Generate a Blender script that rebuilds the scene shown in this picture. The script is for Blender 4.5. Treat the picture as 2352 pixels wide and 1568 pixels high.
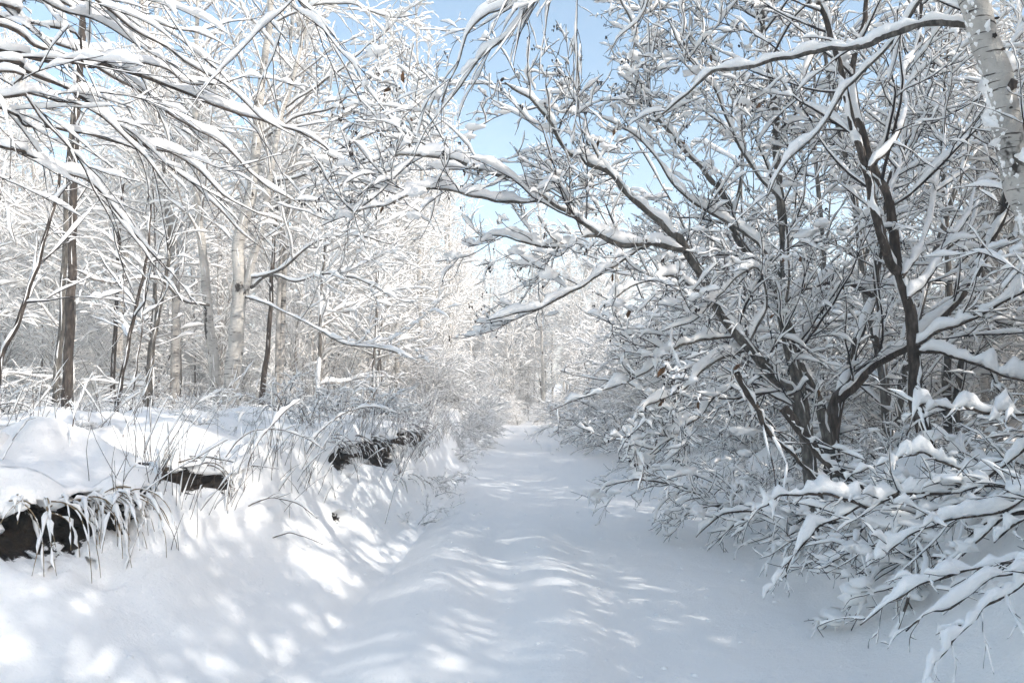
import bpy, math
import numpy as np
R = math.radians

for o in list(bpy.data.objects):
    bpy.data.objects.remove(o)

# ------------------------------------------------------------------ camera, sky, sun, exposure
scene = bpy.context.scene
COL = scene.collection
CAMZ = 1.5
FPX = 28.0 / 36.0 * 2352.0            # focal length in pixels of a 2352 x 1568 view of the photograph
PITCH = math.atan(116.0 / FPX)        # the eye level lies 116 px under the picture centre
cam_d = bpy.data.cameras.new('camera')
cam_d.lens = 28.0
cam_d.sensor_width = 36.0
cam_d.clip_start = 0.05
cam_d.clip_end = 2000.0
cam = bpy.data.objects.new('camera', cam_d)
cam.location = (0, 0, CAMZ)
cam.rotation_euler = (R(90) + PITCH, 0, 0)
COL.objects.link(cam)
scene.camera = cam

SUN_EL, SUN_AZ = R(31), R(122)        # azimuth clockwise from the view direction (+Y): from the right, a little behind
world = bpy.data.worlds.new('World')
scene.world = world
world.use_nodes = True
wn = world.node_tree.nodes
wl = world.node_tree.links
bg = wn['Background']
sky = wn.new('ShaderNodeTexSky')
sky.sky_type = 'NISHITA'
sky.sun_disc = False
sky.sun_elevation = SUN_EL
sky.sun_rotation = SUN_AZ
sky.air_density = 1.0
sky.dust_density = 2.0
sky.ozone_density = 0.5
hsv = wn.new('ShaderNodeHueSaturation')      # the whole sky turned slightly from violet to cyan
hsv.inputs['Hue'].default_value = 0.488
wl.new(sky.outputs[0], hsv.inputs['Color'])
wl.new(hsv.outputs[0], bg.inputs[0])
bg.inputs[1].default_value = 0.15

sun_d = bpy.data.lights.new('sun', 'SUN')
sun_d.energy = 2.0
sun_d.angle = R(0.53)
sun_d.color = (1.0, 0.955, 0.89)
sun = bpy.data.objects.new('sun', sun_d)
sdir = np.array([math.cos(SUN_EL) * math.sin(SUN_AZ), math.cos(SUN_EL) * math.cos(SUN_AZ), math.sin(SUN_EL)])
from mathutils import Vector
sun.rotation_euler = Vector(sdir).to_track_quat('Z', 'Y').to_euler()
sun.location = tuple(sdir * 60)
COL.objects.link(sun)

scene.view_settings.view_transform = 'Standard'
scene.view_settings.look = 'None'
scene.view_settings.gamma = 1.0
scene.view_settings.use_curve_mapping = False
scene.view_settings.exposure = 0.98
scene.render.engine = 'CYCLES'
cy = scene.cycles
cy.max_bounces = 6
cy.diffuse_bounces = 5
cy.glossy_bounces = 2
cy.transmission_bounces = 2
cy.volume_bounces = 1
cy.use_denoising = True
cy.use_adaptive_sampling = True
cy.adaptive_threshold = 0.04
cy.debug_use_spatial_splits = True


# ------------------------------------------------------------------ materials
def new_mat(name):
    m = bpy.data.materials.new(name)
    m.use_nodes = True
    nt = m.node_tree
    return m, nt, nt.nodes['Principled BSDF']


def nd(nt, kind, **kw):
    n = nt.nodes.new(kind)
    for k, v in kw.items():
        if k.startswith('i_'):
            key = k[2:]
            n.inputs[int(key) if key.isdigit() else key].default_value = v
        else:
            setattr(n, k, v)
    return n


def coords(nt, scale=(1, 1, 1)):
    tc = nd(nt, 'ShaderNodeTexCoord')
    mp = nd(nt, 'ShaderNodeMapping')
    mp.inputs['Scale'].default_value = scale
    nt.links.new(tc.outputs['Object'], mp.inputs[0])
    return mp.outputs[0]


def ramp(nt, fac, stops):
    r = nd(nt, 'ShaderNodeValToRGB')
    e = r.color_ramp.elements
    while len(e) < len(stops):
        e.new(0.5)
    for el, (p, c) in zip(e, stops):
        el.position = p
        el.color = (c[0], c[1], c[2], 1) if len(c) == 3 else c
    nt.links.new(fac, r.inputs[0])
    return r.outputs[0]


def noise(nt, vec, scale, detail=4, rough=0.55):
    n = nd(nt, 'ShaderNodeTexNoise')
    n.inputs['Scale'].default_value = scale
    n.inputs['Detail'].default_value = detail
    n.inputs['Roughness'].default_value = rough
    nt.links.new(vec, n.inputs['Vector'])
    return n.outputs['Fac']


def bump(nt, bsdf, h, strength, dist):
    b = nd(nt, 'ShaderNodeBump')
    b.inputs['Strength'].default_value = strength
    b.inputs['Distance'].default_value = dist
    nt.links.new(h, b.inputs['Height'])
    nt.links.new(b.outputs[0], bsdf.inputs['Normal'])


SNOWC = (0.96, 0.947, 0.922, 1)


def snow_material(name, fine, soil=False):
    m, nt, p = new_mat(name)
    v = coords(nt)
    p.inputs['Base Color'].default_value = SNOWC
    p.inputs['Roughness'].default_value = 0.6
    p.inputs['Specular IOR Level'].default_value = 0.25
    n1 = noise(nt, v, fine, 5, 0.65)
    bump(nt, p, n1, 0.5, 0.6 / fine)
    if fine > 30:
        n9 = noise(nt, v, 9, 6, 0.7)
        ma = nd(nt, 'ShaderNodeMath', operation='MULTIPLY_ADD')
        nt.links.new(n9, ma.inputs[0])
        ma.inputs[1].default_value = 1.6
        nt.links.new(n1, ma.inputs[2])
        bump(nt, p, ma.outputs[0], 0.6, 0.016)
    if soil:
        at_ = nd(nt, 'ShaderNodeAttribute', attribute_name='soil')
        n2 = noise(nt, v, 34, 6, 0.75)
        ad = nd(nt, 'ShaderNodeMath', operation='MULTIPLY_ADD')
        nt.links.new(n2, ad.inputs[0])
        ad.inputs[1].default_value = 1.1
        nt.links.new(at_.outputs['Fac'], ad.inputs[2])
        hf = nd(nt, 'ShaderNodeMath', operation='MULTIPLY')
        nt.links.new(ad.outputs[0], hf.inputs[0])
        hf.inputs[1].default_value = 0.8
        msk = ramp(nt, hf.outputs[0], [(0.86, (0, 0, 0)), (0.91, (1, 1, 1))])
        n3 = noise(nt, v, 14, 6, 0.7)
        sc = ramp(nt, n3, [(0.3, (0.008, 0.006, 0.005)), (0.5, (0.022, 0.016, 0.011)), (0.62, (0.05, 0.034, 0.022)), (0.75, (0.035, 0.038, 0.018))])
        mx = nd(nt, 'ShaderNodeMix', data_type='RGBA')
        nt.links.new(msk, mx.inputs[0])
        mx.inputs[6].default_value = SNOWC
        nt.links.new(sc, mx.inputs[7])
        nt.links.new(mx.outputs[2], p.inputs['Base Color'])
    return m


def bark_material(name, dark, mid, light, zs=0.25, rough=0.85):
    m, nt, p = new_mat(name)
    v = coords(nt, (1, 1, zs))
    n1 = noise(nt, v, 38, 5, 0.6)
    n0 = noise(nt, coords(nt), 5, 3, 0.6)
    mx = nd(nt, 'ShaderNodeMath', operation='MULTIPLY_ADD')
    nt.links.new(n0, mx.inputs[0])
    mx.inputs[1].default_value = 0.6
    nt.links.new(n1, mx.inputs[2])
    c = ramp(nt, mx.outputs[0], [(0.55, dark), (0.8, mid), (1.05 if False else 1.0, light)])
    nt.links.new(c, p.inputs['Base Color'])
    p.inputs['Roughness'].default_value = rough
    p.inputs['Specular IOR Level'].default_value = 0.2
    bump(nt, p, n1, 0.6, 0.012)
    return m


def birch_material(name, base, shade):
    m, nt, p = new_mat(name)
    n_pale = noise(nt, coords(nt), 4.0, 4, 0.6)
    pale = ramp(nt, n_pale, [(0.3, shade), (0.62, base)])
    lent = noise(nt, coords(nt, (7, 7, 75)), 1.0, 3, 0.5)
    patch = noise(nt, coords(nt, (5, 5, 3.2)), 1.0, 4, 0.65)
    lm = ramp(nt, lent, [(0.60, (0, 0, 0)), (0.66, (1, 1, 1))])
    pm = ramp(nt, patch, [(0.61, (0, 0, 0)), (0.66, (1, 1, 1))])
    mx = nd(nt, 'ShaderNodeMix', data_type='RGBA', blend_type='LIGHTEN')
    mx.inputs[0].default_value = 1.0
    nt.links.new(lm, mx.inputs[6])
    nt.links.new(pm, mx.inputs[7])
    c = nd(nt, 'ShaderNodeMix', data_type='RGBA')
    nt.links.new(mx.outputs[2], c.inputs[0])
    nt.links.new(pale, c.inputs[6])
    c.inputs[7].default_value = (0.045, 0.038, 0.032, 1)
    nt.links.new(c.outputs[2], p.inputs['Base Color'])
    p.inputs['Roughness'].default_value = 0.75
    p.inputs['Specular IOR Level'].default_value = 0.25
    bump(nt, p, noise(nt, coords(nt), 22, 5, 0.7), 0.7, 0.03)
    return m


def plain(name, col, rough=0.8, var=0.35, scale=30):
    m, nt, p = new_mat(name)
    n = noise(nt, coords(nt), scale, 3, 0.6)
    a = tuple(c * (1 - var) for c in col)
    b = tuple(min(1, c * (1 + var)) for c in col)
    nt.links.new(ramp(nt, n, [(0.3, a), (0.7, b)]), p.inputs['Base Color'])
    p.inputs['Roughness'].default_value = rough
    p.inputs['Specular IOR Level'].default_value = 0.2
    return m


M = {}
M['snow'] = snow_material('snow_on_branches', 26)
M['ground_snow'] = snow_material('snow_on_ground', 60)
M['bank_snow'] = snow_material('snow_and_soil', 38, soil=True)
M['alder'] = bark_material('grey_alder_bark', (0.035, 0.031, 0.027), (0.10, 0.09, 0.078), (0.22, 0.205, 0.18))
M['dark_bark'] = bark_material('dark_bark', (0.02, 0.016, 0.014), (0.055, 0.043, 0.035), (0.12, 0.1, 0.085))
M['birch'] = birch_material('white_birch_bark', (0.58, 0.55, 0.50), (0.36, 0.34, 0.31))
M['young_birch'] = birch_material('young_birch_bark', (0.52, 0.49, 0.45), (0.30, 0.275, 0.25))
M['twig'] = plain('dark_twig_bark', (0.034, 0.027, 0.026), 0.8)
M['pale_twig'] = plain('pale_twig_bark', (0.29, 0.268, 0.247), 0.8)
M['straw'] = plain('dry_straw', (0.24, 0.18, 0.11), 0.85)
M['stalk'] = plain('dry_stalk', (0.09, 0.065, 0.05), 0.85)
M['leaf'] = plain('withered_leaf', (0.11, 0.06, 0.03), 0.85, 0.5)


# ------------------------------------------------------------------ helpers
def at(x, y, d):
    """world point seen at pixel (x, y) of the 2352 x 1568 view, at distance d along +Y"""
    u = (x - 1176.0) / FPX
    v = (784.0 - y) / FPX
    fy = math.cos(PITCH) - v * math.sin(PITCH)
    fz = math.sin(PITCH) + v * math.cos(PITCH)
    s = d / fy
    return np.array([u * s, d, CAMZ + fz * s])


def tag(o, label=None, cat=None, group=None, kind=None):
    if label:
        o['label'] = label
    if cat:
        o['category'] = cat
    if group:
        o['group'] = group
    if kind:
        o['kind'] = kind
    return o


def empty(name, loc):
    o = bpy.data.objects.new(name, None)
    o.location = tuple(float(c) for c in loc)
    o.empty_display_size = 0.2
    COL.objects.link(o)
    return o


def make_mesh(name, V, Q, mat, mat2=None, first=0):
    """V (n,3); Q (m,4) or (m,3) faces"""
    me = bpy.data.meshes.new(name)
    V = np.ascontiguousarray(V, dtype=np.float32)
    Q = np.ascontiguousarray(Q, dtype=np.int32)
    k = Q.shape[1]
    me.vertices.add(len(V))
    me.vertices.foreach_set('co', V.ravel())
    me.loops.add(Q.size)
    me.loops.foreach_set('vertex_index', Q.ravel())
    me.polygons.add(len(Q))
    me.polygons.foreach_set('loop_start', np.arange(0, Q.size, k, dtype=np.int32))
    me.polygons.foreach_set('use_smooth', np.ones(len(Q), dtype=bool))
    me.materials.append(mat)
    if mat2 is not None:                      # faces from number `first` on take the second material
        me.materials.append(mat2)
        mi = np.zeros(len(Q), dtype=np.int32)
        mi[first:] = 1
        me.polygons.foreach_set('material_index', mi)
    me.update(calc_edges=True)
    return me


def obj(name, me, parent=None, kind=None):
    o = bpy.data.objects.new(name, me)
    COL.objects.link(o)
    if parent is not None:
        o.parent = parent
    if kind:
        o['kind'] = kind
    return o


def hash2(ix, iy, seed):
    h = np.sin(ix * 127.1 + iy * 311.7 + seed * 74.7) * 43758.5453
    return h - np.floor(h)


def vnoise(x, y, seed=0):
    x = np.asarray(x, dtype=np.float64)
    y = np.asarray(y, dtype=np.float64)
    ix, iy = np.floor(x), np.floor(y)
    fx, fy = x - ix, y - iy
    fx = fx * fx * fx * (fx * (fx * 6 - 15) + 10)
    fy = fy * fy * fy * (fy * (fy * 6 - 15) + 10)
    a = hash2(ix, iy, seed)
    b = hash2(ix + 1, iy, seed)
    c = hash2(ix, iy + 1, seed)
    d = hash2(ix + 1, iy + 1, seed)
    return (a + (b - a) * fx) * (1 - fy) + (c + (d - c) * fx) * fy - 0.5


def fbm(x, y, seed=0, oct=4):
    s = 0
    amp = 1.0
    for i in range(oct):
        s = s + amp * vnoise(x * 2 ** i, y * 2 ** i, seed + i * 7)
        amp *= 0.5
    return s


def sstep(a, b, x):
    t = np.clip((x - a) / (b - a), 0, 1)
    return t * t * (3 - 2 * t)


def resample(P, n):
    """smooth curve through the given points (Catmull-Rom), n points evenly spaced"""
    P = np.asarray(P, dtype=np.float64)
    Q = np.vstack([2 * P[0] - P[1], P, 2 * P[-1] - P[-2]])
    out = []
    for i in range(1, len(Q) - 2):
        p0, p1, p2, p3 = Q[i - 1], Q[i], Q[i + 1], Q[i + 2]
        for t in np.linspace(0, 1, 14, endpoint=False):
            out.append(0.5 * ((2 * p1) + (-p0 + p2) * t + (2 * p0 - 5 * p1 + 4 * p2 - p3) * t * t + (-p0 + 3 * p1 - 3 * p2 + p3) * t ** 3))
    out.append(P[-1])
    out = np.array(out)
    d = np.r_[0, np.cumsum(np.linalg.norm(np.diff(out, axis=0), axis=1))]
    s = np.linspace(0, d[-1], n)
    return np.stack([np.interp(s, d, out[:, k]) for k in range(out.shape[1])], axis=1)


def norm(v):
    return v / np.maximum(np.linalg.norm(v, axis=-1, keepdims=True), 1e-9)


def tangents(P):
    T = np.empty_like(P)
    T[:, 1:-1] = P[:, 2:] - P[:, :-2]
    T[:, 0] = P[:, 1] - P[:, 0]
    T[:, -1] = P[:, -1] - P[:, -2]
    return norm(T)


def tube_faces(B, n, sides):
    i = np.arange(n - 1)[:, None]
    s = np.arange(sides)[None, :]
    s2 = (s + 1) % sides
    q = np.stack([i * sides + s, i * sides + s2, (i + 1) * sides + s2, (i + 1) * sides + s], axis=-1).reshape(-1, 4)
    return (q[None] + (np.arange(B) * n * sides)[:, None, None]).reshape(-1, 4)


def tubes(P, Rad, sides, rough=0.0, rng=None):
    B, n, _ = P.shape
    T = tangents(P)
    ref = np.zeros((B, 1, 3))
    vert = np.abs(T[..., 2].mean(axis=1)) > 0.8
    ref[:, 0, 2] = 1
    ref[vert, 0] = (0.2, 1, 0)
    U = norm(np.cross(T, np.broadcast_to(ref, T.shape)))
    Wv = np.cross(U, T)
    a = np.arange(sides) / sides * 2 * np.pi
    rr = Rad[..., None, None]
    if rough and rng is not None:
        rr = rr * (1 + rough * (rng.rand(B, n, sides, 1) - 0.5))
    V = P[:, :, None] + rr * (np.cos(a)[None, None, :, None] * U[:, :, None] + np.sin(a)[None, None, :, None] * Wv[:, :, None])
    return V.reshape(-1, 3), tube_faces(B, n, sides)


def smooth1(x, it):
    for _ in range(it):
        y = x.copy()
        y[:, 1:-1] = 0.25 * x[:, :-2] + 0.5 * x[:, 1:-1] + 0.25 * x[:, 2:]
        y[:, 0] = 0.6 * x[:, 0] + 0.4 * x[:, 1]
        y[:, -1] = 0.6 * x[:, -1] + 0.4 * x[:, -2]
        x = y
    return x


WIND = norm(np.array([-1.0, -0.35, 0.0]))


def snow_tubes(P, Rad, s0, sides, rng, lump=1.0, plaster=0.35, gap=0.15, sm=1, wide=0.62, wind=WIND, jitter=0.42):
    """snow lying along the upper side of branches: thick where they run level, stuck in patches to upright ones"""
    B, n, _ = P.shape
    ns = max(n, 5)
    tq = np.r_[0.0, 0.05, np.linspace(0.05, 0.93, ns)[1:-1], 0.94, 1.0]
    f_ = tq * (n - 1)
    i_ = np.minimum(f_.astype(int), n - 2)
    w_ = (f_ - i_)
    P = P[:, i_] * (1 - w_)[None, :, None] + P[:, i_ + 1] * w_[None, :, None]
    Rad = Rad[:, i_] * (1 - w_)[None] + Rad[:, i_ + 1] * w_[None]
    if np.ndim(s0) == 2:
        s0 = s0[:, i_]
    n = len(tq)
    T = tangents(P)
    up = np.array([0, 0, 1.0])
    upp = up - T * T[..., 2:3]
    m = np.linalg.norm(upp, axis=-1)
    wp = wind - T * (T @ wind)[..., None]
    D = norm(upp + wp * (0.10 + 2.6 * np.clip(0.5 - m, 0, 1))[..., None])
    nz = smooth1(rng.rand(B, n), sm)
    sd = nz.std() + 1e-6
    nz = 0.5 + (nz - nz.mean()) / sd * 0.25
    base = np.clip(1 + lump * (nz - 0.5) * 1.5, 0.2, 2.0)
    hole = smooth1((rng.rand(B, n) < gap).astype(float), 1)
    base = base * (1 - np.clip(hole * 1.3, 0, 0.93))
    patch = np.clip((nz - 0.42) * 3, 0, 1)
    s0 = np.broadcast_to(np.asarray(s0, dtype=np.float64).reshape(-1, 1) if np.ndim(s0) == 1 else np.asarray(s0, dtype=np.float64), (B, n))
    th = s0 * (base * np.clip(m, 0, 1) ** 1.3 + plaster * patch * (1 - m))
    win = np.ones(n)
    win[0] = win[-1] = 0.03
    win[1] = win[-2] = 0.72
    th = th * win
    b = th
    live = np.clip(th / (0.12 * s0 + 1e-6), 0, 1)
    a = (Rad * np.where(Rad > 0.012, 1.0, 0.92) + wide * b) * live * np.clip(win * 1.5, 0.05, 1)
    C = P + D * (np.where(Rad > 0.012, -0.12, 0.25) * Rad + 0.9 * b)[..., None]
    C = C + (rng.rand(B, n, 1) - 0.5) * np.cross(T, D) * (0.25 * b)[..., None]
    U = np.cross(T, D)
    ang = np.arange(sides) / sides * 2 * np.pi + np.pi / 2
    ca, sa = np.cos(ang), np.sin(ang)
    sa = np.where(sa < 0, sa * 0.75, sa)
    jit = 1 + jitter * (rng.rand(B, n, sides, 1) - 0.5)
    ca, sa = ca[None, None, :, None] * jit, sa[None, None, :, None] * jit
    V = C[:, :, None] + ca * a[..., None, None] * U[:, :, None] + sa * b[..., None, None] * D[:, :, None]
    return V.reshape(-1, 3), tube_faces(B, n, sides)


def grow(P, Rad, per_m, rng, t0=0.15, t1=1.0, ang=(30, 60), length=(0.3, 0.6), n=6, wig=0.15, trop=0.0, rr=0.6, rmin=0.002,
         flat=0.0, taper=0.5, slim=0.012, lift=0.0, maxn=None):
    """grow side branches from every curve of P; all of one level at once"""
    B, m, _ = P.shape
    L = np.linalg.norm(np.diff(P, axis=1), axis=2).sum(axis=1)
    cnt = np.maximum(1, rng.poisson(per_m * L * (t1 - t0)))
    idx = np.repeat(np.arange(B), cnt)
    if maxn and len(idx) > maxn:
        idx = rng.choice(idx, maxn, replace=False)
    K = len(idx)
    t = t0 + (t1 - t0) * rng.rand(K)
    f = t * (m - 1)
    i = np.minimum(f.astype(int), m - 2)
    w = (f - i)[:, None]
    Pi, Pj = P[idx, i], P[idx, i + 1]
    pos = Pi + (Pj - Pi) * w
    rad = Rad[idx, i] * (1 - w[:, 0]) + Rad[idx, i + 1] * w[:, 0]
    tan = norm(Pj - Pi)
    az = rng.randn(K, 3)
    az[:, 2] = az[:, 2] * (1 - flat) + lift
    perp = norm(az - tan * (az * tan).sum(axis=1, keepdims=True))
    A = np.radians(ang[0] + (ang[1] - ang[0]) * rng.rand(K))[:, None]
    d = norm(tan * np.cos(A) + perp * np.sin(A))
    ln = (length[0] + (length[1] - length[0]) * rng.rand(K)) * (1 - taper * t)
    ln = ln * np.clip(L[idx] / np.median(L), 0.45, 1.5)
    C = np.empty((K, n, 3))
    C[:, 0] = pos
    seg = (ln / (n - 1))[:, None]
    for j in range(1, n):
        d = norm(d + wig * rng.randn(K, 3) + np.array([0, 0, trop]))
        C[:, j] = C[:, j - 1] + d * seg
    r0 = np.maximum(np.minimum(rad * rr, ln * slim + rmin), rmin)
    tt = np.linspace(0, 1, n)[None]
    Rc = r0[:, None] * (1 - tt) + np.maximum(rmin * 0.7, r0 * 0.25)[:, None] * tt
    return C, Rc


def join_vq(parts):
    Vs, Qs, o = [], [], 0
    for v, q in parts:
        Vs.append(v)
        Qs.append(q + o)
        o += len(v)
    return np.vstack(Vs), np.vstack(Qs)


def stem_curve(pts, r0, r1, n, rng, wob=0.0):
    P = resample(pts, n)
    if wob:
        w = rng.randn(1, n, 3) * wob
        w = smooth1(w[..., 0], 2), smooth1(w[..., 1], 2), smooth1(w[..., 2], 2)
        P = P + np.stack(w, -1)[0]
    t = np.linspace(0, 1, n)
    Rr = r0 + (r1 - r0) * t ** 0.9
    return P[None], Rr[None]


def limb_part(parent, base, name, P, Rad, mat, rng, sides=8, s0=0.05, ssides=8, lump=1.0, plaster=0.35, gap=0.1, rough=0.12, sm=2, wide=0.62):
    """one trunk or limb as a part, its snow as a sub-part"""
    v, q = tubes(P, Rad, sides, rough, rng)
    o = obj(name, make_mesh(name, v - base, q, mat), parent)
    v, q = snow_tubes(P, Rad, s0, ssides, rng, lump, plaster, gap, sm, wide)
    obj('snow', make_mesh('snow', v - base, q, M['snow']), o)
    return o


def twig_part(parent, base, levels, mat, rng, s0s, sides=3, ssides=5, name='twigs', gap=0.2, lump=1.2, plaster=0.3, wide=0.62, jitter=0.42):
    v, q = join_vq([tubes(P, Rr, sides) for P, Rr in levels])
    o = obj(name, make_mesh(name, v - base, q, mat), parent, 'stuff')
    v, q = join_vq([snow_tubes(P, Rr, s, ssides, rng, lump, plaster, gap, 1, wide, WIND, jitter) for (P, Rr), s in zip(levels, s0s) if s])
    obj('snow', make_mesh('snow', v - base, q, M['snow']), o, 'stuff')
    return o


def copy_tree(o, loc, rotz, scale, parent=None):
    c = o.copy()
    COL.objects.link(c)
    c.parent = parent
    if parent is None:
        c.location = loc
        c.rotation_euler = (0, 0, rotz)
        c.scale = (scale[0], scale[0], scale[1])
    for ch in o.children:
        copy_tree(ch, None, 0, None, c)
    return c


def wrap_copy(o, loc, rotz, scale, parent=None):
    return copy_tree(o, loc, rotz, scale, parent)


# ------------------------------------------------------------------ the ground
def hill(x, y):
    return 5.5 * sstep(8, 40, x) * sstep(-5, 14, y) + 2.0 * sstep(60, 130, y)


def low_ground(x, y):
    """path and the ground to its right"""
    wob = 0.05 * np.sin(y * 0.9) + 0.04 * np.sin(y * 0.37 + 1)
    z = 0.03 * fbm(x * 0.8, y * 0.5, 3, 3) + 0.012 * fbm(x * 4.5, y * 3.0, 13, 3) * (1 - sstep(9, 16, y))
    z = z + 0.17 * np.exp(-((x + 0.55 + wob) / 0.33) ** 2) * (1 - 0.75 * sstep(9, 18, y)) * (0.75 + 0.5 * vnoise(x * 0.4, y * 0.8, 9))
    z = z + 0.12 * np.exp(-((x - 0.25 + wob * 1.5) / 0.3) ** 2) * (1 - sstep(7, 12, y))
    z = z - 0.07 * np.exp(-((x + 1.1) / 0.2) ** 2) * (1 - sstep(10, 16, y))
    e = 2.25 + 0.18 * np.sin(y * 0.8 + 0.6) + 0.25 * sstep(14, 40, y)
    r = sstep(e - 0.1, e + 1.3, x)
    z = z + r * (0.52 + 0.42 * fbm(x * 0.9, y * 0.9, 21, 4))
    z = z + r * (1 - sstep(16, 26, y)) * clumps(x + 40, y) * 1.1
    for mx, my, sx, sy, h in ((3.3, 4.1, 0.85, 1.15, 0.52), (3.2, 6.4, 0.7, 1.0, 0.30), (2.9, 3.2, 0.5, 0.7, 0.12), (3.0, 8.6, 0.6, 1.0, 0.25)):
        z = z + h * np.exp(-((x - mx) / sx) ** 2 - ((y - my) / sy) ** 2)
    return z + hill(x, y)


def clumps(x, y):
    c = (1 + 0.7 * (1 - sstep(8, 11, y))) * 0.13 * np.clip(vnoise(x * 1.9, y * 1.9, 71) + 0.12, 0, 1) + 0.09 * np.clip(vnoise(x * 4.3, y * 4.3, 72) + 0.05, 0, 1) + 0.04 * np.clip(vnoise(x * 9.1, y * 9.1, 73), 0, 1)
    return c


def high_ground(x, y):
    """the wood floor on top of the left bank"""
    z = 1.17 + 0.16 * fbm(x * 0.5, y * 0.5, 31, 4) + clumps(x, y) * (1 - sstep(18, 30, y))
    return z + 0.02 * np.clip(-x - 4, 0, 60) + 2.0 * sstep(60, 130, y)


def grid_obj(name, xs, ys, fn, mat, drop=0.0):
    X, Y = np.meshgrid(xs, ys)
    Z = fn(X, Y) - drop
    V = np.stack([X, Y, Z], -1).reshape(-1, 3)
    nx, ny = len(xs), len(ys)
    i = np.arange(ny - 1)[:, None] * nx + np.arange(nx - 1)[None]
    Q = np.stack([i, i + 1, i + 1 + nx, i + nx], -1).reshape(-1, 4)
    me = make_mesh(name, V, Q, mat)
    e = 0.01
    N = np.stack([-(fn(X + e, Y) - fn(X - e, Y)) / (2 * e), -(fn(X, Y + e) - fn(X, Y - e)) / (2 * e), np.ones_like(X)], -1).reshape(-1, 3)
    me.normals_split_custom_set_from_vertices(norm(N).tolist())
    return tag(obj(name, me), kind='structure')


def spaced(a, b, fine, grow_=1.0, start=None):
    """values from a to b whose step grows"""
    out = [a]
    st = fine
    while out[-1] < b:
        out.append(out[-1] + st)
        st *= grow_
    out[-1] = b
    return np.array(out)


ys = np.r_[spaced(0, 30, 0.06, 1.06)[::-1] * -1 + 0.5, 0.5 + spaced(0.03, 13, 0.045), 13.5 + spaced(0.06, 240, 0.07, 1.035)]
xs_path = np.linspace(-1.9, 2.3, 96)
grid_obj('snowy_path', xs_path, ys, low_ground, M['ground_snow'])
xs_r = np.r_[2.3 + spaced(0, 4, 0.06), 6.3 + spaced(0.08, 240, 0.1, 1.07)]
grid_obj('right_ground', xs_r, ys, low_ground, M['ground_snow'])
xs_l = -1.0 * np.r_[2.2 + spaced(0, 5, 0.12), 7.2 + spaced(0.1, 240, 0.14, 1.07)][::-1]


def left_fn(x, y):
    # sinks under the bank sheet along its lip
    lx = np.interp(y, LIP[:, 1], LIP[:, 0])
    d = lx - x
    return high_ground(x, y) - 1.6 * (1 - sstep(0.5, 1.0, d))


LIPFOOT = [  # lip x,y   foot x,y
    (-9.0, 0.2, -4.2, -3.0), (-6.0, 2.3, -2.7, -0.3), (-4.3, 3.5, -2.0, 1.6), (-3.1, 4.15, -1.72, 2.8), (-2.45, 4.5, -1.5, 3.6),
    (-2.2, 4.95, -1.33, 4.35), (-2.38, 5.4, -1.22, 5.0), (-2.36, 5.75, -1.17, 5.6), (-2.02, 6.15, -1.12, 6.2),
    (-1.95, 7.2, -1.05, 7.2), (-1.66, 8.5, -0.98, 8.6), (-1.5, 10, -0.93, 10), (-1.45, 14, -0.88, 14), (-1.45, 20, -0.75, 20),
    (-1.5, 26, -0.7, 26), (-1.9, 33, -0.8, 33), (-3.5, 42, -1.6, 42), (-8, 52, -5, 53)]
LF = resample(np.array(LIPFOOT), 1500)
# densify near the camera
arc = np.r_[0, np.cumsum(np.linalg.norm(np.diff(LF[:, :2], axis=0), axis=1))]
sden = np.interp(np.linspace(0, 1, 640), [0, 0.1, 0.72, 1.0], [0, arc[-1] * 0.07, arc[-1] * 0.30, arc[-1]])
LF = np.stack([np.interp(sden, arc, LF[:, k]) for k in range(4)], 1)
LIP = LF[:, :2]
o_l = grid_obj('left_ground', xs_l, ys[ys > -29][::2], left_fn, M['ground_snow'])

# bank: cross profile from the back of the lip to the foot
qb = np.r_[-np.linspace(1, 0.02, 26) ** 1.3, np.linspace(0, 0.45, 44), np.linspace(0.47, 1.12, 30)]
HOLLOWS = [  # pixel x range, pixel y range of the bare soil under the lip
    (-120, 70, 1190, 1330, 1.0), (-20, 190, 1150, 1300, 1.0), (120, 260, 1140, 1285, 1.0), (210, 335, 1140, 1250, 1.0), (318, 362, 1118, 1182, 1.0),
    (372, 440, 1056, 1120, 0.9), (400, 520, 1070, 1150, 1.0), (490, 575, 1072, 1140, 1.0),
    (760, 850, 1015, 1085, 0.95), (830, 945, 1005, 1075, 0.95), (765, 805, 1168, 1210, 0.85), (905, 1000, 985, 1030, 0.8)]


def pix(P):
    d = P[..., 1]
    z = P[..., 2] - CAMZ
    yc = d * math.cos(PITCH) + z * math.sin(PITCH)
    zc = -d * math.sin(PITCH) + z * math.cos(PITCH)
    yc = np.where(yc < 0.3, 0.3, yc)
    return 1176 + FPX * P[..., 0] / yc, 784 - FPX * zc / yc


S, Qn = len(LF), len(qb)
lip, foot = LF[:, None, :2], LF[:, None, 2:]
outw = norm(foot - lip)
q = qb[None, :, None]
XY = np.where(q >= 0, lip + (foot - lip) * q, lip + outw * (q * 1.5))
X, Y = XY[..., 0], XY[..., 1]
zt = np.interp(qb, [0, 0.05, 0.12, 0.24, 0.5, 0.75, 1.0], [1.0, 0.93, 0.82, 0.56, 0.28, 0.10, 0.0])[None]
zt = np.repeat(zt, S, 0)
rough = 0.14 * fbm(X * 1.8, Y * 1.8, 41, 4) + 0.06 * vnoise(X * 5, Y * 5, 44) + 0.03 * vnoise(X * 11, Y * 11, 45) + clumps(X, Y) * np.where(q[..., 0] >= 0, 1.0 * (1 - sstep(0.3, 0.6, q[..., 0])), 0)
hi = high_ground(X, Y)
lo = low_ground(X, Y)
liph = 0.90 + 0.16 * fbm(LF[:, 0:1] * 0.9, LF[:, 1:2] * 0.9, 81, 3)
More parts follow.
